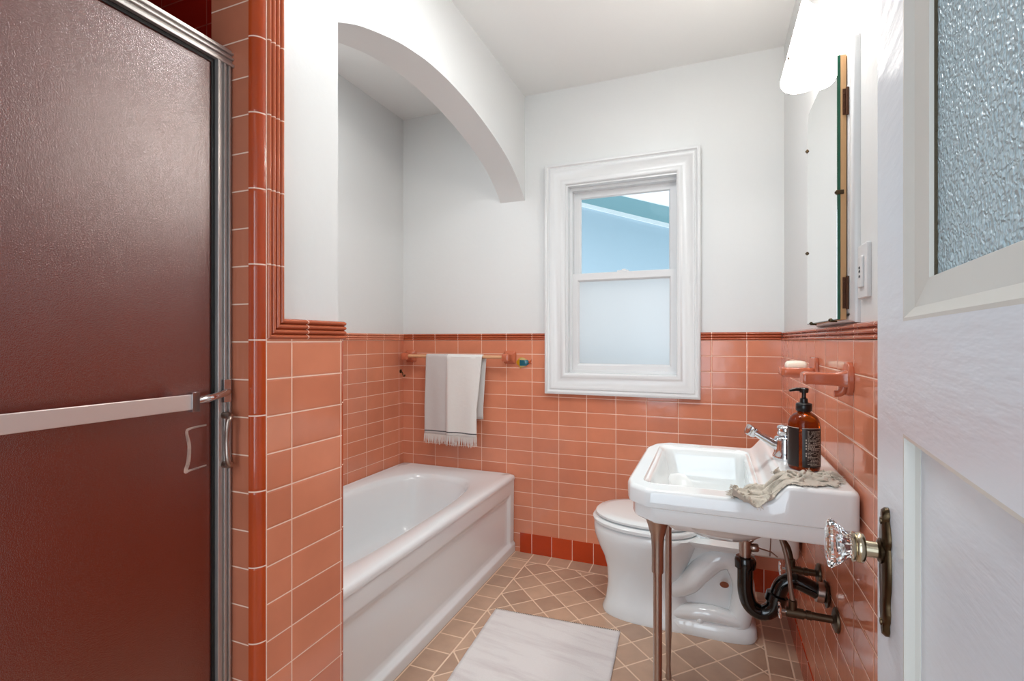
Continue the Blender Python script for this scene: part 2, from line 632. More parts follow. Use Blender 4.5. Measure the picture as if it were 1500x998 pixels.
def ribs(w, d, n, base=0.004):
    """ribbed cap profile: u along width 0..w, v outward"""
    pts = [(0, 0)]
    for i in range(n):
        for j in range(7):
            t = j / 6
            pts.append(((i + t) * w / n, base + d * math.sin(PI * t) ** 0.7 if 0 < t < 1 else base))
    pts.append((w, 0))
    out = [pts[0]]
    for p in pts[1:]:
        if (Vector(p) - Vector(out[-1])).length > 1e-6:
            out.append(p)
    return out


rb3 = ribs(0.039, 0.009, 3, 0.008)
bm = bmesh.new()
extrude(bm, rb3, (XL, YBP, TRIM0), (0, 0, 1), (0, -1, 0), (CX0 - XL + .01, 0, 0))
extrude(bm, rb3, (CX1 - .01, YBP, TRIM0), (0, 0, 1), (0, -1, 0), (XR - CX1 + .01, 0, 0))
obj('cap_trim', bm, m_trim_x, wall_back, smooth=True)
bm = bmesh.new()
extrude(bm, rb3, (XRP, -0.2, TRIM0), (0, 0, 1), (-1, 0, 0), (0, YB + .2, 0))
obj('cap_trim', bm, m_trim_y, wall_right, smooth=True)
bm = bmesh.new()
extrude(bm, rb3, (XLP, 0.995, TRIM0), (0, 0, 1), (1, 0, 0), (0, YB - .995, 0))
obj('cap_trim', bm, m_tile_alc, wall_left, smooth=True)
# partition: horizontal and vertical ribs meeting in a mitre
rb4 = ribs(0.045, 0.008, 4, 0.012)
TZ0 = 1.189
bm = bmesh.new()
r0, r1 = [], []
for u, vv in rb4:
    r0.append(bm.verts.new((XPP + vv, 0.767 + u, TZ0 + u)))
    r1.append(bm.verts.new((XPP + vv, 1.003, TZ0 + u)))
skin(bm, [r0, r1], True)
obj('cap_trim', bm, m_trim_y, wall_part, smooth=True)
bm = bmesh.new()
r0, r1 = [], []
for u, vv in rb4:
    r0.append(bm.verts.new((XPP + vv, 0.767 + u, TZ0 + u)))
    r1.append(bm.verts.new((XPP + vv, 0.767 + u, HC)))
skin(bm, [r0, r1], True)
obj('upright_trim', bm, m_trim_z, wall_part, smooth=True)

# base course
struct('baseboard_back', nbox(-1.0, XR, YB - 0.003, YB, 0, 0.1085), m_base_x)
struct('baseboard_right', nbox(XR - 0.003, XR, -0.2, YB - 0.003, 0, 0.1085), m_base_y)

# arched header over the tub
AP = [(1.0, 2.012 + .03), (1.06, 2.055), (1.12, 2.082), (1.223, 2.13), (1.397, 2.184), (1.52, 2.208), (1.614, 2.220), (1.75, 2.2245), (1.89, 2.2175),
      (2.01, 2.205), (2.138, 2.184), (2.27, 2.155), (2.394, 2.117), (2.50, 2.068), (2.585, 2.012), (2.633, 1.973)]
_, _ = 0, 0
ap, _r = catmull([Vector((0, a, b)) for a, b in AP], [0] * len(AP), 4)
bm = bmesh.new()
rf = [(p.y, p.z) for p in ap]
rings = []
for x in (-0.976, -1.125):
    lo = [bm.verts.new((x, a, b)) for a, b in rf]
    hi = [bm.verts.new((x, a, HC)) for a, b in rf]
    rings.append((lo, hi))
for (lo, hi) in rings:
    for i in range(len(lo) - 1):
        bm.faces.new((lo[i], lo[i + 1], hi[i + 1], hi[i]))
(l0, h0), (l1, h1) = rings
for i in range(len(l0) - 1):
    bm.faces.new((l0[i], l0[i + 1], l1[i + 1], l1[i]))
    bm.faces.new((h0[i], h0[i + 1], h1[i + 1], h1[i]))
bm.faces.new((l0[0], l1[0], h1[0], h0[0]))
bm.faces.new((l0[-1], l1[-1], h1[-1], h0[-1]))
struct('wall_arch', bm, m_wall, smooth=True)

# hallway behind the open door
struct('floor_hall', nbox(-1.3, 0.7, -1.9, -0.30, -0.10, 0.0), plain('oak_boards', srgb(150, 110, 75), .4))
struct('ceiling_hall', nbox(-1.3, 0.7, -1.9, -0.30, HC, HC + 0.1), m_ceil)
struct('wall_hall_left', nbox(-1.3, -1.2, -1.9, -0.30, 0, HC), m_wall)
struct('wall_hall_right', nbox(0.6, 0.7, -1.9, -0.30, 0, HC), m_wall)
struct('wall_hall_rear', nbox(-1.3, 0.7, -1.9, -1.8, 0, HC), m_wall)

# shower stall shell
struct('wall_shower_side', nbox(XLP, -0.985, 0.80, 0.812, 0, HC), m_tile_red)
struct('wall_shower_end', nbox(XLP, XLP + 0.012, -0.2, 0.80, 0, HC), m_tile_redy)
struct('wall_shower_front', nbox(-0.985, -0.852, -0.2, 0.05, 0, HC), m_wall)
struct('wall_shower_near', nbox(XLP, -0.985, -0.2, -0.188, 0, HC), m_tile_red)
struct('trim_1', nbox(-0.985, -0.865, 0.05, 0.745, 0, 0.09), m_tile_ret)

# ---------------------------------------------------------------- window_1
win = props(bpy.data.objects.new('window_1', None), kind='structure')
C.objects.link(win)
win.location = (-0.44, YB, 0.899)


def mitred(bm, x0, x1, z0, z1, prof, y):
    """picture-frame moulding round a rectangle; prof = (inward offset, outward towards room)"""
    rings = []
    for (cx, cz, sx, sz) in ((x0, z0, 1, 1), (x1, z0, -1, 1), (x1, z1, -1, -1), (x0, z1, 1, -1)):
        rings.append([bm.verts.new((cx + sx * a, y - b, cz + sz * a)) for a, b in prof])
    n = len(prof)
    for i in range(4):
        r0, r1 = rings[i], rings[(i + 1) % 4]
        for j in range(n):
            bm.faces.new((r0[j], r0[(j + 1) % n], r1[(j + 1) % n], r1[j]))


cas = [(0, -0.012), (0, 0.030), (0.006, 0.034), (0.014, 0.032), (0.018, 0.022), (0.024, 0.020), (0.028, 0.025), (0.034, 0.025), (0.040, 0.018),
       (0.082, 0.012), (0.088, 0.016), (0.098, 0.018), (0.106, 0.014), (0.112, 0.006), (0.112, -0.012)]
bm = bmesh.new()
mitred(bm, CX0, CX1, CZ0, 2.140, cas, YB)
w_cas = obj('casing', bm, m_trimw, smooth=True)
bm = bmesh.new()
mitred(bm, WX0, WX1, WZ0, WZ1, [(0, -0.0), (0, -0.19), (0.010, -0.19), (0.010, -0.0)], YB)
mitred(bm, WX0 + .01, WX1 - .01, WZ0 + .01, WZ1 - .01, [(0, -0.045), (0, -0.12), (0.014, -0.12), (0.014, -0.045)], YB)
w_jamb = obj('jamb', bm, m_trimw)
# upper sash further out, lower sash nearer
us = bmesh.new()
mitred(us, -0.712, -0.168, 1.52, 2.008, [(0, -0.088), (0, -0.112), (0.034, -0.112), (0.040, -0.100), (0.034, -0.088)], YB)
us = obj('sash', us, m_vinyl, bev=0.0015)
ug = obj('pane', nbox(-0.68, -0.20, YB + 0.099, YB + 0.102, 1.55, 1.975), m_glass)
ls = bmesh.new()
mitred(ls, -0.722, -0.158, 1.016, 1.553, [(0, -0.052), (0, -0.082), (0.036, -0.082), (0.046, -0.068), (0.036, -0.052)], YB)
ls = obj('sash', ls, m_vinyl, bev=0.0015)
lg = obj('pane', nbox(-0.69, -0.19, YB + 0.067, YB + 0.070, 1.05, 1.52), m_frost)
lk = nbox(-0.47, -0.41, YB + 0.055, YB + 0.08, 1.553, 1.561)
box(lk, -0.445, -0.425, YB + 0.058, YB + 0.072, 1.561, 1.568)
lk = obj('sash_lock', lk, m_vinyl, bev=0.002)
adopt(win, w_cas, w_jamb, us, ls, lk)
adopt(us, ug)
adopt(ls, lg)

# neighbouring house beyond the window
m_blue = NT('pale_blue_boards')
_x, _y, _z = m_blue.xyz()
m_blue.b.inputs['Base Color'].default_value = srgb(176, 197, 210)
m_blue.b.inputs['Roughness'].default_value = 0.8
m_blue.link(m_blue.bump(m_blue.M('FRACT', m_blue.M('MULTIPLY', _z, 5.0)), 0.3, 0.004), m_blue.b.inputs['Normal'])
m_blue = m_blue.m
m_soffit = plain('grey_green_soffit', srgb(120, 158, 164), 0.8)
m_fascia = plain('white_fascia', srgb(240, 244, 246), 0.6)
NY = 4.6


def on_plane(px_, py_, Y):
    s_, c_ = math.sin(math.radians(21.84)), math.cos(math.radians(21.84))
    l_, v_ = (px_ - 750) / 731, (499 - py_) / 731
    d_ = Vector((l_ * c_ - s_, l_ * s_ + c_, v_))
    return d_ * (Y / d_.y) + Vector((0, 0, 1.187))


rk0, rk1 = on_plane(846, 296, NY), on_plane(978, 328, NY)   # sloping rake line, measured once
sl = (rk1.z - rk0.z) / (rk1.x - rk0.x)
zr = lambda x: rk0.z + sl * (x - rk0.x)
hs_ = thing('neighbour_house', 'pale blue house wall with sloping eave seen outside through the upper window pane', 'house', (-0.8, NY, -0.5))
bm = bmesh.new()
extrude(bm, [(-5, -0.5), (3.5, -0.5), (3.5, zr(3.5)), (-5, zr(-5))], (0, NY, 0), (1, 0, 0), (0, 0, 1), (0, 0.2, 0))
h1_ = obj('wall', bm, m_blue)
bm = bmesh.new()
extrude(bm, [(-5, zr(-5)), (3.5, zr(3.5)), (3.5, zr(3.5) + .12), (-5, zr(-5) + .12)], (0, NY - 0.75, 0), (1, 0, 0), (0, 0, 1), (0, 0.95, 0))
h2_ = obj('soffit', bm, m_soffit)
bm = bmesh.new()
extrude(bm, [(-5, zr(-5) - .035), (3.5, zr(3.5) - .035), (3.5, zr(3.5) + .002), (-5, zr(-5) + .002)], (0, NY - 0.03, 0), (1, 0, 0), (0, 0, 1), (0, 0.03, 0))
h3_ = obj('moulding', bm, m_fascia)
bm = bmesh.new()
extrude(bm, [(-5, zr(-5) - .02), (3.5, zr(3.5) - .02), (3.5, zr(3.5) + .20), (-5, zr(-5) + .20)], (0, NY - 0.79, 0), (1, 0, 0), (0, 0, 1), (0, 0.04, 0))
h4_ = obj('fascia', bm, m_fascia)
adopt(hs_, h1_, h2_, h3_, h4_)

# ---------------------------------------------------------------- bathtub
tub = thing('bathtub', 'white enamel bathtub with a panelled apron set in the arched alcove', 'bathtub', (-1.40, 1.81, 0))
TX0, TX1, TY0, TY1, TZ = -1.772, -1.028, 1.005, 2.617, 0.435


def sup(cx, cy, rx, ry, n, N=96):
    out = []
    for i in range(N):
        a = 2 * PI * i / N
        ca, sa = math.cos(a), math.sin(a)
        out.append((cx + rx * math.copysign(abs(ca) ** (2 / n), ca), cy + ry * math.copysign(abs(sa) ** (2 / n), sa)))
    return out


def ray_poly(cx, cy, poly, N=160, ang0=0.0):
    """resample polygon by rays from the centre (star shaped)"""
    out = []
    for i in range(N):
        a = ang0 + 2 * PI * i / N
        d = (math.cos(a), math.sin(a))
        best = None
        for (x0, y0), (x1, y1) in zip(poly, poly[1:] + poly[:1]):
            ex, ey = x1 - x0, y1 - y0
            den = d[0] * ey - d[1] * ex
            if abs(den) < 1e-12: continue
            t = ((x0 - cx) * ey - (y0 - cy) * ex) / den
            u = ((x0 - cx) * d[1] - (y0 - cy) * d[0]) / den
            if t > 0 and -1e-6 <= u <= 1 + 1e-6:
                best = t if best is None else max(best, t)
        out.append((cx + d[0] * best, cy + d[1] * best))
    return out


cx, cy = -1.415, 1.80
spec = [
    (rrect(TX0, TX1 - .012, TY0, TY1, .006), TZ - .035),
    (rrect(TX0, TX1 - .002, TY0, TY1, .008), TZ - .030),
    (rrect(TX0, TX1, TY0, TY1, .010), TZ - .018),
    (rrect(TX0, TX1 - .005, TY0, TY1, .012), TZ - .006),
    (rrect(TX0 + .004, TX1 - .018, TY0 + .004, TY1 - .004, .014), TZ),
    (rrect(TX0 + .03, TX1 - .05, TY0 + .03, TY1 - .04, .05), TZ - .002),
    (sup(-1.415, 1.78, .292, .69, 3.6), TZ - .005),
    (sup(-1.415, 1.78, .280, .676, 3.5), TZ - .014),
    (sup(-1.415, 1.78, .270, .664, 3.4), TZ - .040),
    (sup(-1.415, 1.78, .256, .640, 3.3), TZ - .14),
    (sup(-1.415, 1.78, .240, .605, 3.2), TZ - .26),
    (sup(-1.415, 1.78, .215, .560, 3.0), TZ - .325),
    (sup(-1.415, 1.78, .160, .480, 2.6), TZ - .352),
    (sup(-1.415, 1.78, .05, .20, 2.2), TZ - .36),
]
bm = bmesh.new()
rings = []
for poly, z in spec:
    rings.append([bm.verts.new((x, y, z)) for x, y in ray_poly(cx, cy, poly, 200)])
skin(bm, rings, False)
bm.faces.new(rings[-1])
t1 = obj('basin', bm, m_tub, smooth=True)
# apron with sunk panel: cross-section varies; build as grid
bm = bmesh.new()
NYg = [TY0, TY0 + .05, TY0 + .075, TY0 + .10, TY1 - .10, TY1 - .075, TY1 - .055, TY1]
NZg = [0.0, .045, .060, .075, .30, .315, .335, TZ - .030]
XF = TX1 - .006
g_ = []
for i, yy in enumerate(NYg):
    col = []
    for j, zz in enumerate(NZg):
        din = min(i, len(NYg) - 1 - i)
        djn = min(j, len(NZg) - 1 - j)
        q = min(din, djn)
        dep = 0.0 if q <= 1 else (0.013 if q == 2 else 0.018)
        lean = 0.004 * (1 - zz / TZ)
        col.append(bm.verts.new((XF - dep + (0.010 if j <= 1 else 0) - lean, yy, zz)))
    g_.append(col)
for i in range(len(NYg) - 1):
    for j in range(len(NZg) - 1):
        bm.faces.new((g_[i][j], g_[i + 1][j], g_[i + 1][j + 1], g_[i][j + 1]))
bk = [bm.verts.new((XF - .05, y, z)) for y, z in ((TY0, 0), (TY1, 0), (TY1, TZ - .03), (TY0, TZ - .03))]
bm.faces.new(bk)
bm.faces.new([c_[0] for c_ in g_] + [bk[1], bk[0]])
bm.faces.new([c_[-1] for c_ in g_][::-1] + [bk[3], bk[2]])
bm.faces.new(g_[0][::-1] + [bk[0], bk[3]])
bm.faces.new(g_[-1] + [bk[2], bk[1]])
t2 = obj('apron', bm, m_tub, bev=0.005, seg=3, angle=15)
bm = bmesh.new()
lathe(bm, [(0.001, 0), (0.03, 0), (0.03, .003), (0.02, .005), (.001, .004)], (-1.415, 2.22, TZ - .352), seg=24)
t3 = obj('drain', bm, m_chrome, smooth=True)
adopt(tub, t1, t2, t3)

# ---------------------------------------------------------------- towel bar, towel, fish, hook
bar = thing('towel_bar', 'wooden towel bar between two pink ceramic posts above the bathtub', 'towel bar', (-1.38, YB, 1.09))


def post(x, sgn):
    bm = bmesh.new()
    rg = []
    for (hw, hz, y, zc) in ((.036, .036, YB, 1.092), (.036, .036, YB - .010, 1.092), (.029, .029, YB - .017, 1.092), (.019, .018, YB - .028, 1.092),
                            (.018, .018, YB - .045, 1.092), (.021, .022, YB - .062, 1.092), (.020, .021, YB - .080, 1.092), (.010, .012, YB - .085, 1.092)):
        rg.append([bm.verts.new((x + a, y, zc + b)) for a, b in rrect(-hw, hw, -hz, hz, min(hw, hz) * .35, 4)])
    skin(bm, rg)
    return obj('post', bm, m_cer, smooth=True)


p1, p2 = post(-1.715, 1), post(-1.060, -1)
bb = obj('bar', tube(bmesh.new(), [(-1.71, YB - .063, 1.094), (-1.066, YB - .063, 1.094)], 0.0095, 14), m_dowel, smooth=True)
adopt(bar, p1, p2, bb)

bm = bmesh.new()
NXt = 60
prof = [(YB - .020, .70)]
BY, BZ, BR = YB - .063, 1.094, 0.0125
pts = []
for i in range(16): pts.append((YB - .028 - .018 * (i / 15), .735 + (BZ - .735) * i / 15, i))
for i in range(1, 9):
    a = PI * i / 9
    pts.append((BY + BR * math.cos(a), BZ + BR * math.sin(a), 99))
for i in range(34): pts.append((BY - BR - .001 * i / 33, BZ - (BZ - .640) * i / 33, 200 + i))
rows = []
for (yy, zz, tag_) in pts:
    row = []
    drop = max(0, min(1, (BZ - zz) / .3))
    for j in range(NXt + 1):
        u = j / NXt
        xl = -1.566 - .008 * drop
        xr = -1.200 - .028 * drop
        if tag_ < 50:
            xr += .012
        x = xl + (xr - xl) * u
        fold = 0
        xs = -1.423
        if tag_ >= 200:
            s_ = 1 / (1 + math.exp(-(x - xs) / .0035))
            fold = -.012 * s_ * (0.4 + .6 * drop)              # right half lies over the left
            fold -= .006 * drop * math.sin((x + 1.3) * 38) * s_
            fold -= .003 * drop * math.sin((x + 1.5) * 55) * (1 - s_)
            fold -= .004 * drop * noise.noise(Vector((x * 14, zz * 4, 1.0)))
        row.append(bm.verts.new((x, yy + fold, zz)))
    rows.append(row)
for r0, r1 in zip(rows, rows[1:]):
    for j in range(NXt):
        bm.faces.new((r0[j], r0[j + 1], r1[j + 1], r1[j]))
last = [(v.co.x, v.co.y, v.co.z) for v in rows[-1]]
tw = thing('hanging_towel', 'white fringed towel with a grey stripe folded over the bar above the bathtub', 'towel', (-1.39, BY - .015, .60))
tc = obj('cloth', bm, m_towel, smooth=True)
sm = tc.modifiers.new('thick', 'SOLIDIFY')
sm.thickness = 0.003
sm.offset = 0
bm = bmesh.new()
for i in range(95):
    u = i / 94 * NXt
    j = min(int(u), NXt - 1)
    a, b = Vector(last[j]), Vector(last[j + 1])
    p = a.lerp(b, u - j)
    dx = random.uniform(-.007, .007)
    L = random.uniform(.048, .062)
    tube(bm, [p + Vector((0, 0, .002)), p + Vector((dx * .3, -.001, -L * .5)), p + Vector((dx, random.uniform(-.003, .003), -L))],
         [.0018, .0020, .0008], 5)
tf = props(obj('fringe', bm, m_fringe, smooth=True), kind='stuff')
adopt(tw, tc, tf)

# ceramic fish
fish = thing('fish_ornament', 'small teal and yellow ceramic fish on the wall right of the towel bar', 'ornament', (-0.978, YB, 1.064))
bm = bmesh.new()
rg = []
for t in [i / 12 for i in range(13)]:
    x = -1.022 + .078 * t
    w = .026 * math.sin(PI * min(1, t * .93 + .05)) ** .75
    if t == 0: w = .003
    rg.append([bm.verts.new((x, YB - .004 - (max(0, .010 * math.sin(PI * t)) * max(0, math.cos(a) * .5 + .5)), 1.064 + w * math.sin(a)))
               for a in [2 * PI * j / 14 for j in range(14)]])
skin(bm, rg)
k = NT('fish_glaze')
fx, fy, fz = k.xyz()
m1 = k.M('GREATER_THAN', fx, -1.000)
dz = k.M('ABSOLUTE', k.M('SUBTRACT', fz, 1.062))
m2 = k.M('LESS_THAN', dz, 0.016)
mid = k.M('MULTIPLY', m1, m2)
k.link(k.mix(mid, k.mix(m1, srgb(205, 150, 30), srgb(190, 170, 110)), srgb(20, 92, 108)), k.b.inputs['Base Color'])
k.b.inputs['Roughness'].default_value = .15
m_fish = k.m
f1 = obj('body', bm, m_fish, smooth=True)
bm = bmesh.new()
for pg in ([(-.952, 1.064), (-.930, 1.082), (-.936, 1.064), (-.928, 1.058)],):
    extrude(bm, pg, (0, YB - .008, 0), (1, 0, 0), (0, 0, 1), (0, .006, 0))
m_ofin = plain('orange_fin_glaze', srgb(190, 80, 25), .2)
m_yfin = plain('yellow_fin_glaze', srgb(205, 165, 70), .2)
f2 = obj('tail', bm, m_ofin, bev=.0015)
bm = bmesh.new()
extrude(bm, [(-1.012, 1.082), (-.996, 1.094), (-.975, 1.090), (-.972, 1.078)], (0, YB - .007, 0), (1, 0, 0), (0, 0, 1), (0, .005, 0))
f3 = obj('fin', bm, m_yfin, bev=.0015)
bm = bmesh.new()
extrude(bm, [(-1.004, 1.044), (-1.0, 1.030), (-.990, 1.036), (-.966, 1.044), (-.975, 1.052)], (0, YB - .007, 0), (1, 0, 0), (0, 0, 1), (0, .005, 0))
f4 = obj('fin', bm, m_yfin, bev=.0015)
adopt(fish, f1, f2, f3, f4)

hook = thing('robe_hook', 'small dark metal hook on the tiled alcove corner below the towel bar', 'hook', (XL, 2.590, .985))
bm = bmesh.new()
lathe(bm, [(.001, 0), (.012, 0), (.012, .003), (.004, .006), (.001, .006)], (XL, 2.590, .998), (1, 0, 0), 14)
h1 = obj('plate', bm, m_brass, smooth=True)
bm = tube(bmesh.new(), [(XL + .004, 2.590, .998), (XL + .014, 2.590, .990), (XL + .018, 2.590, .975), (XL + .026, 2.590, .968), (XL + .032, 2.590, .978)], [.004, .0035, .0035, .0035, .005], 8, sub=4)
h2 = obj('prong', bm, m_brass, smooth=True)
adopt(hook, h1, h2)

# ---------------------------------------------------------------- toilet
TCY = 2.245
toi = thing('toilet', 'white porcelain toilet with closed lid behind the sink', 'toilet', (-0.15, TCY, 0))


def egg(xf, xb, hw, N=48, sq=2.2, wide=0.6):
    """outline in plan: xf front (min x), xb back; widest at fraction from the front"""
    out = []
    xm = xf + (xb - xf) * wide
    for i in range(N):
        a = 2 * PI * i / N
        ca, sa = math.cos(a), math.sin(a)
        cc_ = math.copysign(abs(ca) ** (2 / sq), ca)
        ss_ = math.copysign(abs(sa) ** (2 / sq), sa)
        x = xm + (cc_ * (xb - xm) if ca > 0 else cc_ * (xm - xf))
        out.append((x, TCY + hw * ss_))
    return out


lv = [(0.0, -.452, -.02, .118, 2.8), (0.012, -.455, -.02, .120, 2.8), (.05, -.440, -.04, .108, 2.6), (.12, -.432, -.08, .102, 2.5), (.19, -.436, -.10, .108, 2.4),
      (.24, -.450, -.09, .128, 2.3), (.29, -.474, -.07, .156, 2.2), (.335, -.489, -.05, .176, 2.2), (.365, -.493, -.03, .184, 2.2), (.385, -.492, -.02, .184, 2.2),
      (.392, -.486, -.025, .178, 2.2)]
bm = bmesh.new()
rings = [[bm.verts.new((x, y, z)) for x, y in egg(a, b, w, sq=q)] for z, a, b, w, q in lv]
skin(bm, rings, True)
bowl = obj('bowl', bm, m_porc, smooth=True)
bm = bmesh.new()      # rear pedestal and foot, with the trapway bulging on the flank
rings = [[bm.verts.new((x, y, z)) for x, y in egg(a, b, w, sq=q, wide=.5)] for z, a, b, w, q in
         [(0, -.22, .165, .112, 4), (.012, -.22, .17, .115, 4), (.045, -.22, .165, .112, 4), (.06, -.22, .15, .098, 3.6), (.075, -.2, .12, .072, 3), (.16, -.2, .11, .060, 3), (.28, -.2, .12, .062, 3),
          (.34, -.2, .18, .085, 3), (.365, -.2, .25, .13, 4), (.388, -.2, .26, .15, 4)]]
skin(bm, rings, True)
for s in (-1, 1):
    tube(bm, [(-.20, TCY + s * .055, .150), (-.15, TCY + s * .062, .158), (-.09, TCY + s * .065, .190), (-.04, TCY + s * .065, .250), (.02, TCY + s * .062, .305), (.08, TCY + s * .058, .300), (.115, TCY + s * .055, .22),
              (.11, TCY + s * .052, .12), (.09, TCY + s * .05, .05)], [.030, .040, .044, .046, .046, .042, .042, .044, .05], 16, sub=5)
    tube(bm, [(-.19, TCY + s * .070, .05), (-.10, TCY + s * .078, .075), (.0, TCY + s * .078, .085), (.10, TCY + s * .07, .07)], [.026, .032, .034, .03], 12, sub=4)
ped = obj('pedestal', bm, m_porc, smooth=True)
bm = bmesh.new()
rings = [[bm.verts.new((x, y, z)) for x, y in egg(a, b, w)] for z, a, b, w in
         [(.394, -.487, -.045, .180), (.398, -.496, -.04, .188), (.410, -.498, -.04, .190), (.417, -.492, -.045, .184), (.418, -.40, -.1, .12)]]
skin(bm, rings, True)
seat = obj('seat', bm, m_porc, smooth=True)
bm = bmesh.new()
rings = [[bm.verts.new((x, y, z)) for x, y in egg(a, b, w)] for z, a, b, w in
         [(.4215, -.470, -.055, .168), (.425, -.482, -.05, .176), (.434, -.484, -.05, .178), (.440, -.476, -.055, .171), (.4435, -.44, -.08, .14), (.445, -.34, -.14, .06)]]
skin(bm, rings, True)
lid = obj('lid', bm, m_porc, smooth=True)
hg = []
for s in (-1, 1):
    bm = nbox(-.058, -.005, TCY + s * .075 - .016, TCY + s * .075 + .016, .388, .412)
    tube(bm, [(-.045, TCY + s * .075 - .02, .418), (-.045, TCY + s * .075 + .02, .418)], .010, 12)
    hg.append(obj('hinge', bm, m_porc, bev=.003))
bm = bmesh.new()
rings = [[bm.verts.new((x, y, z)) for x, y in rrect(.10 + i_, .292, TCY - .225 + i_, TCY + .225 - i_, .03)] for z, i_ in [(.39, .030), (.405, .012), (.43, .006), (.66, 0.0)]]
skin(bm, rings, True)
tank = obj('tank', bm, m_porc, smooth=True)
bm = bmesh.new()
rings = [[bm.verts.new((x, y, z)) for x, y in rrect(.092 + i_, .294, TCY - .233 + i_, TCY + .233 - i_, .03)] for z, i_ in [(.66, .004), (.664, 0), (.690, 0), (.696, .006)]]
skin(bm, rings, True)
tlid = obj('tank_lid', bm, m_porc, smooth=True)
bm = lathe(bmesh.new(), [(.013, 0), (.014, .006), (.012, .016), (.006, .021), (.001, .022)], (-.045, TCY - .098, .054), seg=18)
bcap = obj('bolt_cap', bm, m_porc, smooth=True)
bm = bmesh.new()
lathe(bm, [(.001, 0), (.012, 0), (.012, .002), (.001, .0022)], (.045, TCY - .1098, .225), (0, -1, 0), 20)
for v_ in bm.verts: v_.co.x = .045 + (v_.co.x - .045) * 1.4
st_ = obj('rust_spot', bm, m_stain, smooth=True)
adopt(toi, bowl, ped, seat, lid, tank, tlid, bcap, st_, *hg)

# ---------------------------------------------------------------- sink
SCX, SCY = -0.02, 1.57
snk = thing('wall_sink', 'white porcelain wall-hung sink on two slim metal legs', 'sink', (.06, SCY, 0))
Y0s, Y1s, X0s, X1s = 1.262, 1.878, -.209, .296
outl = [(X1s, Y0s), (X1s, Y1s), (-.150, Y1s), (-.190, Y1s - .035), (X0s, Y1s - .10), (X0s, Y0s + .088), (-.196, Y0s + .040), (-.150, Y0s)]
NS = 360


def offs(poly, d):
    """shrink about the centre by roughly d"""
    out = []
    for x, y in poly:
        out.append((x - math.copysign(min(d, abs(x - SCX)), x - SCX), y - math.copysign(min(d, abs(y - SCY)), y - SCY)))
    return out


def ztop(x, y=0):
    t = max(0, min(1, (x - .116) / .046))
    t = t * t * (3 - 2 * t)
    return .821 + .040 * t


def smooth_ring(r, it=3):
    r = list(r)
    n = len(r)
    for _ in range(it):
        r = [((r[i - 1][0] + 2 * r[i][0] + r[(i + 1) % n][0]) / 4, (r[i - 1][1] + 2 * r[i][1] + r[(i + 1) % n][1]) / 4) for i in range(n)]
    return r


OR = smooth_ring(ray_poly(SCX, SCY, outl, NS), 2)
ORi = smooth_ring(ray_poly(SCX, SCY, offs(outl, .003), NS), 2)
ORj = smooth_ring(ray_poly(SCX, SCY, offs(outl, .009), NS), 2)
ORlow = smooth_ring(ray_poly(SCX, SCY, offs(outl, .012), NS), 2)
ORbot = smooth_ring(ray_poly(SCX, SCY, offs(outl, .018), NS), 2)
bas = rrect(-.152, .098, 1.336, 1.804, .030)
lip = rrect(-.168, .110, 1.320, 1.820, .034)
LP = smooth_ring(ray_poly(SCX, SCY, lip, NS), 3)
B0 = smooth_ring(ray_poly(SCX, SCY, bas, NS), 3)
bm = bmesh.new()
rings = []


def ring(pts, zf):
    rings.append([bm.verts.new((x, y, zf(x, y) if callable(zf) else zf)) for x, y in pts])


def lerp_ring(a, b, t): return [(p[0] * (1 - t) + q[0] * t, p[1] * (1 - t) + q[1] * t) for p, q in zip(a, b)]


def shr(r, s, c=(SCX, SCY)): return [(c[0] + (x - c[0]) * s, c[1] + (y - c[1]) * s) for x, y in r]


DR = (.075, 1.60)
belly = sup(.02, 1.575, .17, .25, 2.4, NS)
BE = smooth_ring(ray_poly(SCX, SCY, belly, NS), 2)
ring(shr([(DR[0] + .03 * math.cos(2 * PI * i / NS), DR[1] + .03 * math.sin(2 * PI * i / NS)) for i in range(NS)], 1, DR), .628)
ring([(DR[0] + .055 * math.cos(2 * PI * i / NS), DR[1] + .06 * math.sin(2 * PI * i / NS)) for i in range(NS)], .636)
ring(shr(BE, .62, (.04, 1.585)), .660)
ring(shr(BE, .85, (.04, 1.585)), .695)
ring(BE, .735)
ring(shr(ORbot, .985), .738)
ring(ORbot, .734)
ring(ORlow, .740)
ring(ORlow, .772)
ring(OR, .778)
ring(OR, lambda x, y: ztop(x) - .010)
ring(ORi, lambda x, y: ztop(x) - .003)
ring(ORj, lambda x, y: ztop(x))
for i in range(1, 56):
    ring(lerp_ring(ORj, LP, i / 56), lambda x, y: ztop(x))
ring(LP, lambda x, y: .821 + .001)
ring(lerp_ring(LP, B0, .2), .8175)
ring(lerp_ring(LP, B0, .75), .8170)
ring(B0, .812)
ring(shr(B0, .975), .795)
for s, z in ((.94, .755), (.89, .715), (.80, .685), (.62, .667), (.40, .658), (.2, .654)):
    c_ = [(SCX + (DR[0] - SCX) * (1 - s) + (x - SCX) * s, SCY + (DR[1] - SCY) * (1 - s) + (y - SCY) * s) for x, y in B0]
    ring(c_, z)
skin(bm, rings, False)
bm.faces.new(rings[0][::-1])
bm.faces.new(rings[-1])
s1 = obj('basin', bm, m_porc, smooth=True)
bm = lathe(bmesh.new(), [(.001, 0), (.024, 0), (.024, .002), (.017, .003), (.001, .002)], (DR[0], DR[1], .6545), seg=24)
s2 = obj('drain', bm, m_chrome, smooth=True)
legs = []
for (lx, ly) in ((-.128, 1.312), (-.142, 1.832)):
    bm = lathe(bmesh.new(), [(.010, 0), (.011, .004), (.009, .02), (.0075, .05), (.011, .16), (.011, .60), (.0145, .60), (.0145, .66), (.0165, .69), (.024, .718), (.030, .736)], (lx, ly, 0), seg=20)
    legs.append(obj('leg', bm, m_nickel, smooth=True))
adopt(snk, s1, s2, *legs)

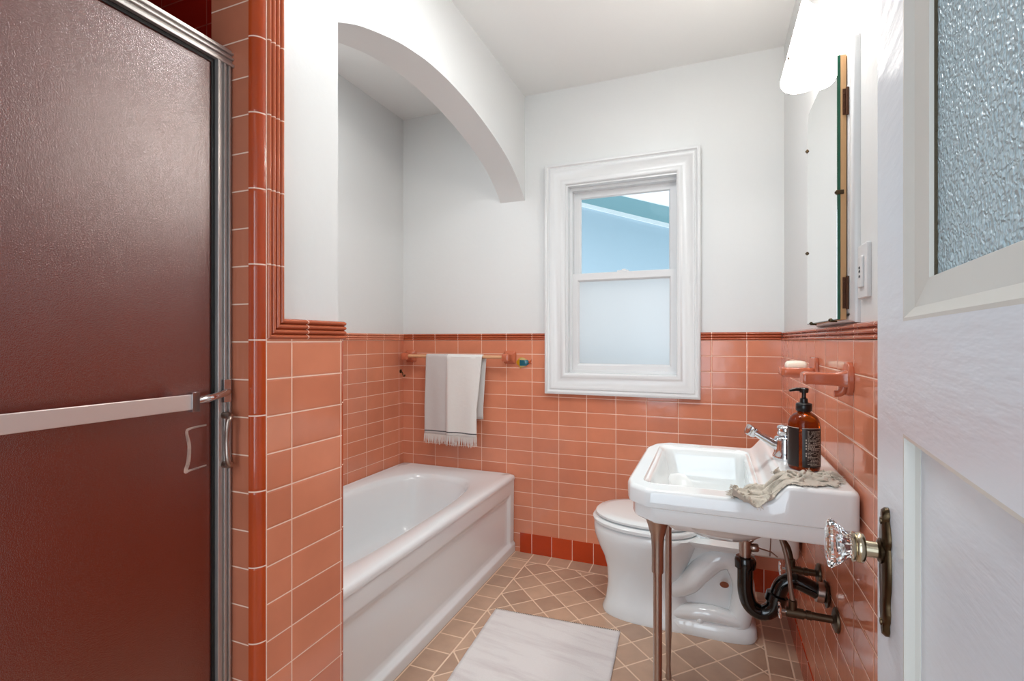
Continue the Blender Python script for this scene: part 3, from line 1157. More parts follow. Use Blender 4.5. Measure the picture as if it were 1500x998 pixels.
# faucet on the sink's back ledge
FZ = .861
fau = thing('faucet', 'chrome single faucet with slanting spout on the sink ledge', 'faucet', (.185, 1.555, FZ))
bm = lathe(bmesh.new(), [(.028, 0), (.029, .004), (.028, .010), (.0255, .014), (.0240, .040), (.0245, .052), (.021, .056)], (.187, 1.555, FZ), seg=28)
fa = obj('body', bm, m_chrome, smooth=True)
bm = bmesh.new()
rg = []
for (x, z, w, hh) in ((.180, .892, .014, .016), (.155, .903, .013, .012), (.125, .921, .0125, .010), (.102, .934, .012, .009)):
    a = math.radians(-30)
    rg.append([bm.verts.new((x + q * math.sin(math.radians(28)), 1.555 + p, z + q * math.cos(math.radians(28)))) for p, q in rrect(-w, w, -hh, hh, .006, 4)])
skin(bm, rg)
fb = obj('spout', bm, m_chrome, smooth=True)
bm = lathe(bmesh.new(), [(.013, 0), (.0165, .002), (.0165, .024), (.0140, .028)], (.106, 1.555, .946), (-.45, 0, -.89), 20)
fc = obj('aerator', bm, m_chrome, smooth=True)
bm = lathe(bmesh.new(), [(.016, 0), (.019, .003), (.021, .018), (.019, .024), (.012, .027)], (.187, 1.555, FZ + .056), (.1, 0, 1), 24)
tube(bm, [(.187, 1.555, FZ + .07), (.215, 1.548, FZ + .074), (.232, 1.543, FZ + .071)], [.007, .006, .005], 10)
fd = obj('handle', bm, m_chrome, smooth=True)
for o_ in (fa, fb, fc, fd):
    for v_ in o_.data.vertices:
        v_.co = Vector((.187 + (v_.co.x - .187) * (.97 if o_ in (fb, fc) else 1.1), 1.555 + (v_.co.y - 1.555) * 1.22, FZ + (v_.co.z - FZ) * (1.12 if o_ in (fa, fd) else 1.0)))
adopt(fau, fa, fb, fc, fd)

# soap bottle
BX, BYY, BZZ = .217, 1.455, ztop(.22) + .0005
bot = thing('soap_bottle', 'amber pump bottle with dark label on the sink ledge beside the cloth', 'bottle', (BX, BYY, BZZ))
bm = lathe(bmesh.new(), [(.030, 0), (.035, .002), (.0365, .008), (.0365, .108), (.0355, .120), (.031, .131), (.023, .139), (.0145, .143), (.0145, .150)], (BX, BYY, BZZ), seg=40)
b1 = obj('body', bm, m_amber, smooth=True)


def arc_panel(r, z0, z1, a0, a1, n=24):
    bm = bmesh.new()
    lo, hi = [], []
    for i in range(n + 1):
        a = a0 + (a1 - a0) * i / n
        lo.append(bm.verts.new((BX + r * math.cos(a), BYY + r * math.sin(a), BZZ + z0)))
        hi.append(bm.verts.new((BX + r * math.cos(a), BYY + r * math.sin(a), BZZ + z1)))
    for i in range(n):
        bm.faces.new((lo[i], lo[i + 1], hi[i + 1], hi[i]))
    return bm


cdir = math.atan2(-BYY, -BX)      # the side of the bottle that faces into the room
lab = []
for a0, a1 in ((cdir - 2.2, cdir - .30), (cdir - .10, cdir + 1.9)):
    o = obj('label', arc_panel(.0370, .010, .106, a0, a1, 30), m_label, smooth=True)
    lab.append(o)
bm = bmesh.new()
for a0, a1, z0, z1 in [(cdir - 2.2, cdir - .30, .1062, .1076), (cdir - .10, cdir + 1.9, .1062, .1076)]:
    t_ = arc_panel(.0371, z0, z1, a0, a1, 24)
    me_ = bpy.data.meshes.new('t'); t_.to_mesh(me_); t_.free(); bm.from_mesh(me_)
random.seed(9)
z = .100
while z > .016:
    big = .055 < z < .075
    hh = .0022 if big else .0012
    a = cdir + .22
    while a < cdir + 1.15:
        da = random.uniform(.05, .16)
        if random.random() < .85:
            t_ = arc_panel(.0372, z - hh, z, a, min(a + da, cdir + 1.2), 3)
            me_ = bpy.data.meshes.new('t'); t_.to_mesh(me_); t_.free(); bm.from_mesh(me_)
        a += da + .03
    z -= .0048 if big else .0034
for zz in (.080, .073, .066, .059, .047, .041):
    t_ = arc_panel(.0372, zz - .0042, zz, cdir + .10, cdir + .17, 2)
    me_ = bpy.data.meshes.new('t'); t_.to_mesh(me_); t_.free(); bm.from_mesh(me_)
b4 = props(obj('label_print', bm, m_print), label='pale small print on the dark label')
bm = lathe(bmesh.new(), [(.0165, .146), (.0185, .148), (.0185, .164), (.0165, .166), (.0095, .168), (.0085, .178), (.005, .180), (.005, .192), (.010, .193), (.011, .203), (.009, .205)], (BX, BYY, BZZ), seg=28)
tube(bm, [(BX, BYY, BZZ + .2), (BX - .018, BYY - .006, BZZ + .2015), (BX - .034, BYY - .010, BZZ + .198)], [.0055, .0048, .003], 10)
b5 = obj('pump', bm, m_black_cap, smooth=True)
adopt(bot, b1, b4, b5, *lab)

# crumpled linen cloth: small relaxation over the sink's edge
def sink_h(x, y):
    inside = (x > X0s) & (x < .30) & (y > Y0s) & (y < Y1s)
    t = np.clip((x - .116) / .046, 0, 1)
    zt_ = .821 + .040 * t * t * (3 - 2 * t)
    bx = (x > -.150) & (x < .105) & (y > 1.338) & (y < 1.8)
    zt_ = np.where(bx, np.clip(.817 - np.minimum(np.minimum(x + .15, .105 - x), y - 1.338) * 1.6, .68, 1), zt_)
    return np.where(inside, zt_ + .0035, -1.0)


def linen():
    rng = np.random.RandomState(5)
    NU, NV = 64, 46
    L, W = .33, .24
    u, v = np.meshgrid(np.linspace(0, 1, NU), np.linspace(0, 1, NV), indexing='ij')
    # gathered start: strip lies left-right (x) with folds, width spans y
    ax = np.array([.050, 1.285])
    bx_ = np.array([.272, 1.345])
    x = ax[0] + (bx_[0] - ax[0]) * u + (v - .5) * .015
    y = ax[1] + (bx_[1] - ax[1]) * u ** 1.3 + (v - .35) * (.140 - .05 * u)
    z = .884 + .026 * np.sin(v * 15 + 5 * u + 1.3 * np.sin(u * 7)) + .012 * np.sin(u * 17 + 2.2 * np.sin(v * 5)) + .006 * np.sin(u * 31 + v * 23)
    P = np.stack([x, y, z], -1)
    du, dv = L / (NU - 1), W / (NV - 1)
    Q = P.copy()
    for it in range(95):
        V = (P - Q) * .86
        Q = P.copy()
        P = P + V
        P[..., 2] -= .00012
        for _ in range(10):
            for (A, B, r0) in ((P[:-1], P[1:], du), (P[:, :-1], P[:, 1:], dv)):
                d = B - A
                l = np.linalg.norm(d, axis=-1, keepdims=True) + 1e-9
                c = d * ((l - r0) / l) * .38
                c = np.where(l < r0, c * .55, c)
                A += c
                B -= c
            for (A, B, r0) in ((P[:-2], P[2:], du * 2), (P[:, :-2], P[:, 2:], dv * 2)):
                d = B - A
                l = np.linalg.norm(d, axis=-1, keepdims=True) + 1e-9
                c = d * ((l - r0 * .93) / l) * .07
                A += c
                B -= c
            h = sink_h(P[..., 0], P[..., 1])
            under = P[..., 2] < h
            # points beneath the surface near the outer edge are pushed out, others up
            side = under & (P[..., 1] < Y0s + .012) & (P[..., 2] < h - .006)
            P[..., 1] = np.where(side, Y0s - .003, P[..., 1])
            P[..., 2] = np.where(under & ~side, h, P[..., 2])
            # wall limit
            P[..., 0] = np.minimum(P[..., 0], .290)
            q = P - np.array([BX, BYY, 0])
            rr = np.hypot(q[..., 0], q[..., 1]) + 1e-9
            hit = rr < .040
            P[..., 0] = np.where(hit, BX + q[..., 0] / rr * .040, P[..., 0])
            P[..., 1] = np.where(hit, BYY + q[..., 1] / rr * .040, P[..., 1])
        tch = (np.abs(P[..., 2] - sink_h(P[..., 0], P[..., 1])) < 2e-4) | (P[..., 1] < Y0s)
        for a_ in (0, 1):
            P[..., a_] = np.where(tch, Q[..., a_] * .93 + P[..., a_] * .07, P[..., a_])
    return P


LPp = linen()
NU, NV = LPp.shape[:2]
bm = bmesh.new()
vs = [[bm.verts.new(LPp[i, j]) for j in range(NV)] for i in range(NU)]
for i in range(NU - 1):
    for j in range(NV - 1):
        bm.faces.new((vs[i][j], vs[i + 1][j], vs[i + 1][j + 1], vs[i][j + 1]))
lin = thing('linen_cloth', 'crumpled grey linen cloth with frayed edge draped over the near side of the sink', 'cloth', tuple(LPp.reshape(-1, 3).mean(0)[:2]) + (.825,))
l1_ = obj('cloth', bm, m_linen, smooth=True)
for v_ in l1_.data.vertices: assert v_.co.z == v_.co.z
sd = l1_.modifiers.new('thick', 'SOLIDIFY'); sd.thickness = .0022; sd.offset = 0
ss = l1_.modifiers.new('sub', 'SUBSURF'); ss.levels = 1; ss.render_levels = 1
bm = bmesh.new()
random.seed(3)
edges = [[Vector(LPp[i, 0]) for i in range(NU)], [Vector(LPp[i, -1]) for i in range(NU)], [Vector(LPp[0, j]) for j in range(NV)], [Vector(LPp[-1, j]) for j in range(NV)]]
inner = [[Vector(LPp[i, 1]) for i in range(NU)], [Vector(LPp[i, -2]) for i in range(NU)], [Vector(LPp[1, j]) for j in range(NV)], [Vector(LPp[-2, j]) for j in range(NV)]]
for E_, I_ in zip(edges, inner):
    for a, b in zip(E_, I_):
        for q in range(2):
            d = (a - b).normalized()
            r_ = Vector((random.uniform(-1, 1), random.uniform(-1, 1), random.uniform(-1, .3))) * .003
            e = a + d * random.uniform(.004, .009) + r_
            hz = float(sink_h(np.array(e.x), np.array(e.y)))
            if hz > 0 and e.z < hz: e.z = hz
            tube(bm, [a, (a + e) / 2 + r_ * .3, e], [.0007, .0007, .0004], 4)
l2_ = props(obj('frayed_edge', bm, m_linen), kind='stuff')
adopt(lin, l1_, l2_)

# ---------------------------------------------------------------- plumbing under the sink
TY = 1.605
trap = thing('drain_trap', 'chrome tailpiece and black plastic drain trap under the sink', 'drain pipe', (.2, TY, .40))
bm = lathe(bmesh.new(), [(.034, .636), (.033, .628), (.024, .616), (.023, .606), (.017, .604), (.017, .57), (.0155, .57), (.0155, .515)], (.090, TY, 0), seg=24)
a1 = obj('tailpiece', bm, m_nickel, smooth=True)
bm = bmesh.new()
tube(bm, [(.090, TY, .545), (.090, TY, .50), (.091, TY, .455), (.103, TY, .418), (.132, TY, .402), (.160, TY, .418), (.171, TY, .452), (.186, TY, .492), (.214, TY, .508), (.245, TY, .500), (.272, TY, .488)],
     [.022, .0215, .0215, .0215, .0215, .0215, .0215, .0215, .0215, .0215, .021], 22, sub=5)
a2 = obj('trap_bend', bm, m_black, smooth=True)
bm = lathe(bmesh.new(), [(.022, .524), (.029, .526), (.030, .548), (.026, .556), (.017, .558)], (.090, TY, 0), seg=10)
a3 = obj('slip_nut', bm, m_black, smooth=True)
bm = lathe(bmesh.new(), [(.022, -.014), (.029, -.012), (.029, .010), (.022, .014)], (.171, TY, .452), (.25, 0, 1), 10)
a7 = obj('slip_nut', bm, m_black, smooth=True)
bm = lathe(bmesh.new(), [(.022, 0), (.029, .002), (.029, .018), (.023, .021)], (.268, TY, .489), (1, 0, -.15), 8)
a4 = obj('wall_nut', bm, m_nickel, smooth=True)
bm = lathe(bmesh.new(), [(.018, 0), (.033, -.002), (.036, -.008), (.02, -.013)], (XR - .001, TY, .485), (1, 0, 0), 24)
a5 = obj('wall_flange', bm, m_pipe, smooth=True)
bm = bmesh.new()      # pop-up lever rod
lathe(bm, [(.010, 0), (.012, .002), (.012, .018), (.008, .022)], (.104, TY, .585), (1, 0, .1), 14)
tube(bm, [(.12, TY, .588), (.160, TY + .02, .572), (.176, TY + .02, .560)], .0022, 6)
tube(bm, [(.160, TY + .02, .660), (.158, TY + .02, .600), (.156, TY + .02, .560)], .0018, 6)
a6 = obj('popup_lever', bm, m_nickel, smooth=True)
adopt(trap, a1, a2, a3, a4, a5, a6, a7)


def supply(nm, label, Yw, Zw, xv, hose, hx, fr):
    t = thing(nm, label, 'water valve', (xv, Yw, Zw - .02), group=None)
    bm = lathe(bmesh.new(), [(.008, 0), (fr, -.001), (fr * .96, -.006), (.014, -.012)], (XR - .001, Yw, Zw), (1, 0, 0), 26)
    p1 = obj('wall_flange', bm, m_pipe, smooth=True)
    bm = tube(bmesh.new(), [(xv + .02, Yw, Zw), (XR - .004, Yw, Zw)], .0098, 14)
    lathe(bm, [(.009, 0), (.0125, .001), (.0125, .012), (.009, .013)], (xv + .03, Yw, Zw), (1, 0, 0), 8)
    p2 = obj('stub_pipe', bm, m_pipe, smooth=True)
    bm = tube(bmesh.new(), [(xv - .016, Yw, Zw), (xv + .025, Yw, Zw)], .0135, 8)
    tube(bm, [(xv, Yw, Zw), (xv, Yw, Zw + .024)], .010, 10)
    lathe(bm, [(.008, 0), (.010, .001), (.010, .010), (.007, .011)], (xv, Yw, Zw + .022), seg=8)
    p3 = obj('valve_body', bm, m_pipe, smooth=True)
    bm = bmesh.new()
    lathe(bm, [(.004, 0), (.004, .012), (.018, .012), (.020, .015), (.018, .018), (.004, .020)], (xv - .016, Yw, Zw), (-1, 0, 0), 24, 8, .10)
    p4 = obj('valve_handle', bm, m_chrome, smooth=True)
    bm = tube(bmesh.new(), hose, .0058, 12, sub=6)
    p5 = obj('supply_tube', bm, hx, smooth=True)
    adopt(t, p1, p2, p3, p4, p5)


m_hose = plain('braided_grey_hose', srgb(128, 105, 92), .45, .6, nscale=250, nstr=.6)
supply('supply_valve', 'corroded shut-off valve nearest the room door under the sink', 1.500, .468, .198,
       [(.198, 1.500, .500), (.194, 1.505, .53), (.190, 1.515, .58), (.180, 1.53, .63), (.163, 1.545, .68), (.158, 1.555, .72)], m_hose, .031)
supply('supply_valve', 'small shut-off valve farther back under the sink, behind the trap', 1.725, .490, .225,
       [(.225, 1.725, .520), (.215, 1.72, .56), (.19, 1.70, .60), (.17, 1.66, .65), (.17, 1.62, .70)], m_pipe, .030)

# ---------------------------------------------------------------- ceramic holders on the right wall
sdh = thing('soap_dish', 'pink ceramic wall soap dish holding a bar of soap', 'soap dish', (XR, 1.79, 1.09))
bm = bmesh.new()
extrude(bm, rrect(1.742, 1.838, 1.062, 1.135, .02, 5), (XR - .012, 0, 0), (0, 1, 0), (0, 0, 1), (.013, 0, 0))
q1 = obj('wall_plate', bm, m_cer, bev=.004)
bm = bmesh.new()
rings = []
for (i_, z) in ((.008, 1.072), (.0, 1.080), (.0, 1.100), (.004, 1.1035), (.010, 1.102), (.016, 1.094), (.03, 1.092)):
    rings.append([bm.verts.new((x, y, z)) for x, y in rrect(.200 + i_, .294 - (i_ if z > 1.0905 and i_ > .003 else 0), 1.742 + i_, 1.838 - i_, .012, 5)])
skin(bm, rings, True)
q2 = obj('tray', bm, m_cer, smooth=True)
adopt(sdh, q1, q2)
bm = bmesh.new()
rings = []
for (i_, z) in ((.006, 0), (.001, .004), (0, .012), (.001, .022), (.006, .028), (.016, .030)):
    rings.append([bm.verts.new((x, y, 1.0935 + z)) for x, y in rrect(-.030 + i_, .030 - i_, -.022 + i_ * .8, .022 - i_ * .8, .009 - i_ * .2, 5)])
skin(bm, rings, True)
so = props(obj('soap_bar', bm, m_soap, smooth=True), 'cream bar of soap lying in the pink soap dish', 'soap')
so.location = (.245, 1.79, 0)

hol = thing('tumbler_holder', 'pink ceramic shelf bracket on the tiled wall above the soap bottle', 'holder', (XR, 1.36, 1.10))
bm = bmesh.new()
cp = [(1.368 + .032 * math.cos(a), 1.098 + .040 * math.sin(a)) for a in [2 * PI * i / 28 for i in range(28)]]
extrude(bm, cp, (XR - .012, 0, 0), (0, 1, 0), (0, 0, 1), (.013, 0, 0))
w1 = obj('wall_plate', bm, m_cer, bev=.003)
bm = bmesh.new()
rg = []
for (x, hw, z0, z1) in ((.290, .026, 1.078, 1.118), (.280, .024, 1.080, 1.114), (.262, .022, 1.082, 1.112), (.212, .024, 1.084, 1.112), (.204, .026, 1.084, 1.112), (.199, .024, 1.087, 1.109)):
    rg.append([bm.verts.new((x, 1.368 + a, b)) for a, b in rrect(-hw, hw, z0, z1, .006, 4)])
skin(bm, rg)
w2 = obj('shelf_arm', bm, m_cer, smooth=True)
bm = bmesh.new()
tube(bm, [(.286, 1.368, 1.084), (.283, 1.368, 1.070), (.276, 1.368, 1.063), (.266, 1.368, 1.062)], [.010, .009, .008, .0075], 12, sub=3)
w3 = obj('lower_hook', bm, m_cer, smooth=True)
adopt(hol, w1, w2, w3)

# ---------------------------------------------------------------- medicine cabinet
cab = thing('medicine_cabinet', 'mirrored medicine cabinet with bare wood door edge above the sink', 'cabinet', (XRP, 1.57, 1.24))
cy0, cy1, cz0, cz1 = 1.352, 1.788, 1.229, 1.885
bm = bmesh.new()
mo = [(0, 0), (0, .010), (.006, .016), (.014, .018), (.020, .014), (.024, .018), (.030, .020), (.030, 0)]
rings = []
for (yy, zz, sy, sz) in ((cy0 - .008, cz0, 1, 1), (cy1 + .008, cz0, -1, 1), (cy1 + .008, cz1, -1, -1), (cy0 - .008, cz1, 1, -1)):
    rings.append([bm.verts.new((XRP - b, yy + sy * a, zz + sz * a)) for a, b in mo])
for i in range(4):
    r0, r1 = rings[i], rings[(i + 1) % 4]
    for j in range(len(mo)):
        bm.faces.new((r0[j], r0[(j + 1) % len(mo)], r1[(j + 1) % len(mo)], r1[j]))
c1 = obj('frame', bm, m_trimw, smooth=True)
c2 = obj('back_panel', nbox(XRP - .006, XRP + .002, cy0 + .02, cy1 - .02, cz0 + .03, cz1 - .03), m_trimw)
oct_ = [(1.372, 1.236), (1.768, 1.236), (1.768, 1.846), (1.745, 1.874), (1.395, 1.874), (1.372, 1.856)]
bm = bmesh.new()
extrude(bm, oct_, (.2795, 0, 0), (0, 1, 0), (0, 0, 1), (.012, 0, 0))
c3 = obj('door', bm, m_wood, bev=.0008)
bm = bmesh.new()
extrude(bm, oct_, (.2730, 0, 0), (0, 1, 0), (0, 0, 1), (.0063, 0, 0))
c4 = obj('glass_edge', bm, m_green)
bm = bmesh.new()
oc2 = [(1.374, 1.238), (1.766, 1.238), (1.766, 1.845), (1.744, 1.872), (1.396, 1.872), (1.374, 1.855)]
extrude(bm, oc2, (.2726, 0, 0), (0, 1, 0), (0, 0, 1), (.0005, 0, 0))
c5 = obj('mirror', bm, m_mirror)
cl = []
for (yy, zz) in ((1.767, 1.455), (1.767, 1.77), (1.372, 1.535), (1.70, 1.237), (1.44, 1.237)):
    bm = nbox(.2700, .286, yy - .004, yy + .004, zz - .005, zz + .005)
    lathe(bm, [(.0035, 0), (.003, .002), (.001, .0025)], (.2700, yy, zz), (-1, 0, 0), 10)
    cl.append(obj('clip', bm, m_brass, bev=.001))
hgs = []
for z0, z1 in ((1.715, 1.775), (1.262, 1.335)):
    bm = nbox(.2835, .296, 1.3695, 1.3715, z0, z1)
    tube(bm, [(.2925, 1.3680, z0 - .002), (.2925, 1.3680, z1 + .002)], .0032, 10)
    for q in range(3):
        lathe(bm, [(.0022, 0), (.0018, .001), (.0005, .0014)], (.2865, 1.3695, z0 + .012 + q * (z1 - z0 - .024) / 2), (0, -1, 0), 8)
    hgs.append(obj('hinge', bm, m_rust, smooth=True))
adopt(cab, c1, c2, c3, c4, *cl, *hgs)
adopt(c4, c5)

# ---------------------------------------------------------------- vanity light
lam = thing('vanity_light', 'glowing frosted glass vanity light above the medicine cabinet', 'lamp', (XRP, 1.57, 1.95))
bm = bmesh.new()
extrude(bm, rrect(1.36, 1.74, 1.962, 2.062, .02, 5), (XRP - .016, 0, 0), (0, 1, 0), (0, 0, 1), (.018, 0, 0))
e1 = obj('base_plate', bm, m_trimw, bev=.004)
# bent shade: horizontal tray curling up at its front, corners rounded
secs = [(.290, 1.960), (.280, 1.957), (.270, 1.955), (.255, 1.953), (.240, 1.953), (.226, 1.956), (.214, 1.962), (.206, 1.970), (.201, 1.980), (.199, 1.990)]
tot = [0]
for a, b in zip(secs, secs[1:]): tot.append(tot[-1] + math.dist(a, b))
ya, yb = 1.325, 1.762
bm = bmesh.new()
g2 = []
NYs = 30
for (x, z), s_ in zip(secs, tot):
    e = min(s_, tot[-1] - s_)
    cr = .018
    ins = 0 if e >= cr else cr - math.sqrt(max(0, cr * cr - (cr - e) ** 2))
    g2.append([bm.verts.new((x, ya + ins + (yb - ya - 2 * ins) * j / NYs, z)) for j in range(NYs + 1)])
for r0, r1 in zip(g2, g2[1:]):
    for j in range(NYs):
        bm.faces.new((r0[j], r0[j + 1], r1[j + 1], r1[j]))
e2 = obj('glass_shade', bm, m_shade, smooth=True)
sm = e2.modifiers.new('thick', 'SOLIDIFY'); sm.thickness = .004; sm.offset = 0
bulbs = []
for yy in (1.44, 1.66):
    bm = lathe(bmesh.new(), [(.014, 0), (.016, .01), (.014, .03)], (XRP - .016, yy, 1.995), (-1, 0, 0), 18)
    sk = obj('socket', bm, m_trimw, smooth=True)
    bm = lathe(bmesh.new(), [(.010, 0), (.014, .008), (.020, .022), (.019, .036), (.010, .046), (.002, .048)], (XRP - .046, yy, 1.995), (-1, 0, 0), 20)
    bu = obj('bulb', bm, m_bulb, smooth=True)
    bulbs += [sk, bu]
    pl = bpy.data.lights.new('bulb_light', 'POINT')
    pl.energy = 4.0
    pl.color = (1.0, .87, .72)
    pl.shadow_soft_size = .04
    po = bpy.data.objects.new('bulb_light', pl)
    C.objects.link(po)
    po.location = (.20, yy, 2.06)
    pl.energy = 0.25
bm = lathe(bmesh.new(), [(.005, 0), (.006, .002), (.006, .008), (.003, .010)], (.204, 1.573, 1.975), (-1, 0, -.4), 12)
e5 = obj('shade_screw', bm, m_nickel, smooth=True)
adopt(lam, e1, e2, e5, *bulbs)

# ---------------------------------------------------------------- light switch
sw = thing('wall_switch', 'white rocker switch plate on the wall beside the mirrored cabinet', 'switch', (XRP, 1.297, 1.34))
bm = bmesh.new()
extrude(bm, rrect(1.262, 1.336, 1.280, 1.398, .003, 3), (XRP - .008, 0, 0), (0, 1, 0), (0, 0, 1), (.009, 0, 0))
z1_ = obj('plate', bm, m_vinyl, bev=.002)
bm = bmesh.new()
extrude(bm, rrect(1.283, 1.317, 1.303, 1.372, .003, 3), (XRP - .0125, 0, 0), (0, 1, 0), (0, 0, 1), (.005, 0, 0))
z2_ = obj('insert', bm, m_vinyl, bev=.0015)
bm = bmesh.new()
for zz in (1.325, 1.336, 1.344):
    box(bm, XRP - .0135, XRP - .0124, 1.296, 1.305, zz, zz + .005)
z3_ = obj('button', bm, plain('dark_grey_button', srgb(70, 70, 74), .4), bev=.0003)
adopt(sw, z1_, z2_, z3_)

# ---------------------------------------------------------------- rug
bm = bmesh.new()
NX_, NY_ = 40, 60
c00, c10, c11, c01 = Vector((-.835, 1.22, 0)), Vector((-.300, 1.29, 0)), Vector((-.346, 2.046, 0)), Vector((-.884, 2.014, 0))
gg = []
for i in range(NX_ + 1):
    col = []
    for j in range(NY_ + 1):
        u, v = i / NX_, j / NY_
        p = c00.lerp(c10, u).lerp(c01.lerp(c11, u), v)
        if i in (0, NX_): p.x += .002 * noise.noise(Vector((0, v * 14, i)))
        p.z = .0065 + .0012 * noise.noise(p * 9)
        col.append(bm.verts.new(p))
    gg.append(col)
for i in range(NX_):
    for j in range(NY_):
        bm.faces.new((gg[i][j], gg[i + 1][j], gg[i + 1][j + 1], gg[i][j + 1]))
r1_ = obj('woven_field', bm, m_rug, smooth=True)
sm = r1_.modifiers.new('t', 'SOLIDIFY'); sm.thickness = .0055; sm.offset = -1
rug = thing('bath_rug', 'white woven cotton rug on the tan tiled floor beside the bathtub', 'rug', (-.59, 1.64, 0))
bm = bmesh.new()
for i in range(70):
    p = c01.lerp(c11, (i + .5) / 70)
    d = Vector((random.uniform(-.002, .002), .006, 0))
    tube(bm, [p + Vector((0, -.004, .006)), p + d * .6 + Vector((0, 0, .005)), p + d + Vector((0, 0, .002))], [.0016, .0016, .001], 5)
r2_ = props(obj('knotted_edge', bm, m_linedge, smooth=True), kind='stuff')
adopt(rug, r1_, r2_)

# ---------------------------------------------------------------- shower door
SX = -0.925
shd = thing('shower_door', 'dark bronze textured glass shower door in an aluminium frame', 'shower door', (SX, .40, .09))
FT = 1.788


def channel(bm, y0, y1, z0, z1, horiz):
    """stepped channel section facing the room"""
    steps = ((0, .007, .0), (.007, .011, .006), (.011, .018, .001), (.018, .022, .007), (.022, .031, .002), (.031, .037, .008))
    for a, b, dd in steps:
        if horiz:
            box(bm, SX - .03, SX + dd, y0, y1, z1 - b, z1 - a)
        else:
            box(bm, SX - .03, SX + dd, y1 - b, y1 - a, z0, z1)


bm = bmesh.new()
channel(bm, .05, .745, 0, FT, True)
g1 = obj('header', bm, m_alum, bev=.0008)
bm = bmesh.new()
channel(bm, 0, .745, .09, FT - .037, False)
g3 = obj('jamb', bm, m_alum, bev=.0008)
bm = nbox(SX - .03, SX + .004, .05, .085, .09, FT - .037)
g4 = obj('jamb', bm, m_alum, bev=.002)
bm = nbox(SX - .03, SX + .004, .085, .708, .09, .12)
g5 = obj('sill', bm, m_alum, bev=.002)
bm = nbox(SX - .012, SX - .004, .090, .701, .122, FT - .040)
g6 = obj('glass_panel', bm, m_shglass)
bm = nbox(SX - .016, SX - .001, .7005, .7075, .120, FT - .037)
box(bm, SX - .016, SX - .001, .085, .7005, FT - .0445, FT - .037)
g7 = obj('rubber_seal', bm, m_seal)
# flat towel bar across the glass
bm = nbox(SX + .036, SX + .042, .10, .630, 1.060, 1.088)
g8 = obj('towel_rail', bm, plain('satin_aluminium', srgb(222, 208, 202), .42, .75), bev=.001)
bm = nbox(SX + .032, SX + .046, .628, .642, 1.056, 1.092)
tube(bm, [(SX + .038, .642, 1.074), (SX + .036, .666, 1.077), (SX + .014, .722, 1.082), (SX + .004, .728, 1.083)], [.005, .0075, .007, .008], 12, sub=4)
box(bm, SX + .002, SX + .012, .718, .734, 1.062, 1.108)
g9 = obj('rail_bracket', bm, m_chrome, bev=.002)
bm = bmesh.new()
tube(bm, [(SX + .003, .726, 1.035), (SX + .024, .722, 1.034), (SX + .030, .712, 1.022), (SX + .027, .712, .985), (SX + .030, .712, .948), (SX + .024, .722, .936), (SX + .003, .726, .935)],
     [.008, .006, .005, .004, .005, .006, .008], 10, sub=4)
g10 = obj('pull_handle', bm, m_nickel, smooth=True)
bm = bmesh.new()  # pale C-shaped mark, flattened onto the glass
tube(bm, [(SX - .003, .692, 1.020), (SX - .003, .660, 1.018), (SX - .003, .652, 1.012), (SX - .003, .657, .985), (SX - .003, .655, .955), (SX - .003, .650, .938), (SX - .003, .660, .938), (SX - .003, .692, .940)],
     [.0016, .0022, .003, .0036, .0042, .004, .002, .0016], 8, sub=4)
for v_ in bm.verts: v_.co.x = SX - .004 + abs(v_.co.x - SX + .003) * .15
g11 = props(obj('c_mark', bm, m_mark, smooth=True), label='pale C-shaped mark on the dark glass')
adopt(shd, g1, g3, g4, g5, g6, g7, g8, g9, g10, g11)

# ---------------------------------------------------------------- room door (open, at right)
DT = .036
th = math.radians(5.46)
dr = props(bpy.data.objects.new('door_1', None), kind='structure')
C.objects.link(dr)
# local frame: +X = from leading edge towards hinge, +Y = outward (into the room), origin at the leading edge foot
ex = Vector((-math.sin(th), -math.cos(th), 0))
ey = Vector((-math.cos(th), math.sin(th), 0))
Mx = Matrix(((ex.x, ey.x, 0, .177), (ex.y, ey.y, 0, .690), (0, 0, 1, .006), (0, 0, 0, 1)))
dr.matrix_world = Mx
DW, DH = .762, 2.03
ST = .1236
GZ0, GZ1 = 1.199, 1.88
PZ0, PZ1 = .25, 1.094


def local(name, bm, mat, par, **kw):
    o = obj(name, bm, mat, par, **kw)
    return o


bm = nbox(0, ST, -DT, 0, 0, DH)
box(bm, DW - ST, DW, -DT, 0, 0, DH)
for z0, z1 in ((0, PZ0), (PZ1, GZ0), (GZ1, DH)):
    box(bm, ST, DW - ST, -DT, 0, z0, z1)
bmesh.ops.remove_doubles(bm, verts=bm.verts, dist=1e-5)
seen = {}
for f in list(bm.faces):      # drop the coincident inner faces
    key = tuple(sorted(v.index for v in f.verts))
bm.verts.index_update()
for f in list(bm.faces):
    key = tuple(sorted(v.index for v in f.verts))
    if key in seen:
        bm.faces.remove(f)
        if seen[key].is_valid: bm.faces.remove(seen[key])
    else:
        seen[key] = f
local('stiles_and_rails', bm, m_door, dr)
bm = bmesh.new()
for (z0, z1) in ((PZ0, PZ1), (GZ0, GZ1)):
    gs = z0 > 1
    pr = [(0, .0), (0, -.015), (.038 if gs else .006, -.015), (.036 if gs else .006, -.011), (.012 if gs else .004, -.006 if gs else -.008), (.003, .0)]
    for yoff, sgn in ((0, 1), (-DT, -1)):
        rings = []
        for (cx_, cz_, sx_, sz_) in ((ST, z0, 1, 1), (DW - ST, z0, -1, 1), (DW - ST, z1, -1, -1), (ST, z1, 1, -1)):
            rings.append([bm.verts.new((cx_ + sx_ * a, yoff + sgn * b, cz_ + sz_ * a)) for a, b in pr])
        for i in range(4):
            r0, r1 = rings[i], rings[(i + 1) % 4]
            for j in range(len(pr)):
                bm.faces.new((r0[j], r0[(j + 1) % len(pr)], r1[(j + 1) % len(pr)], r1[j]))
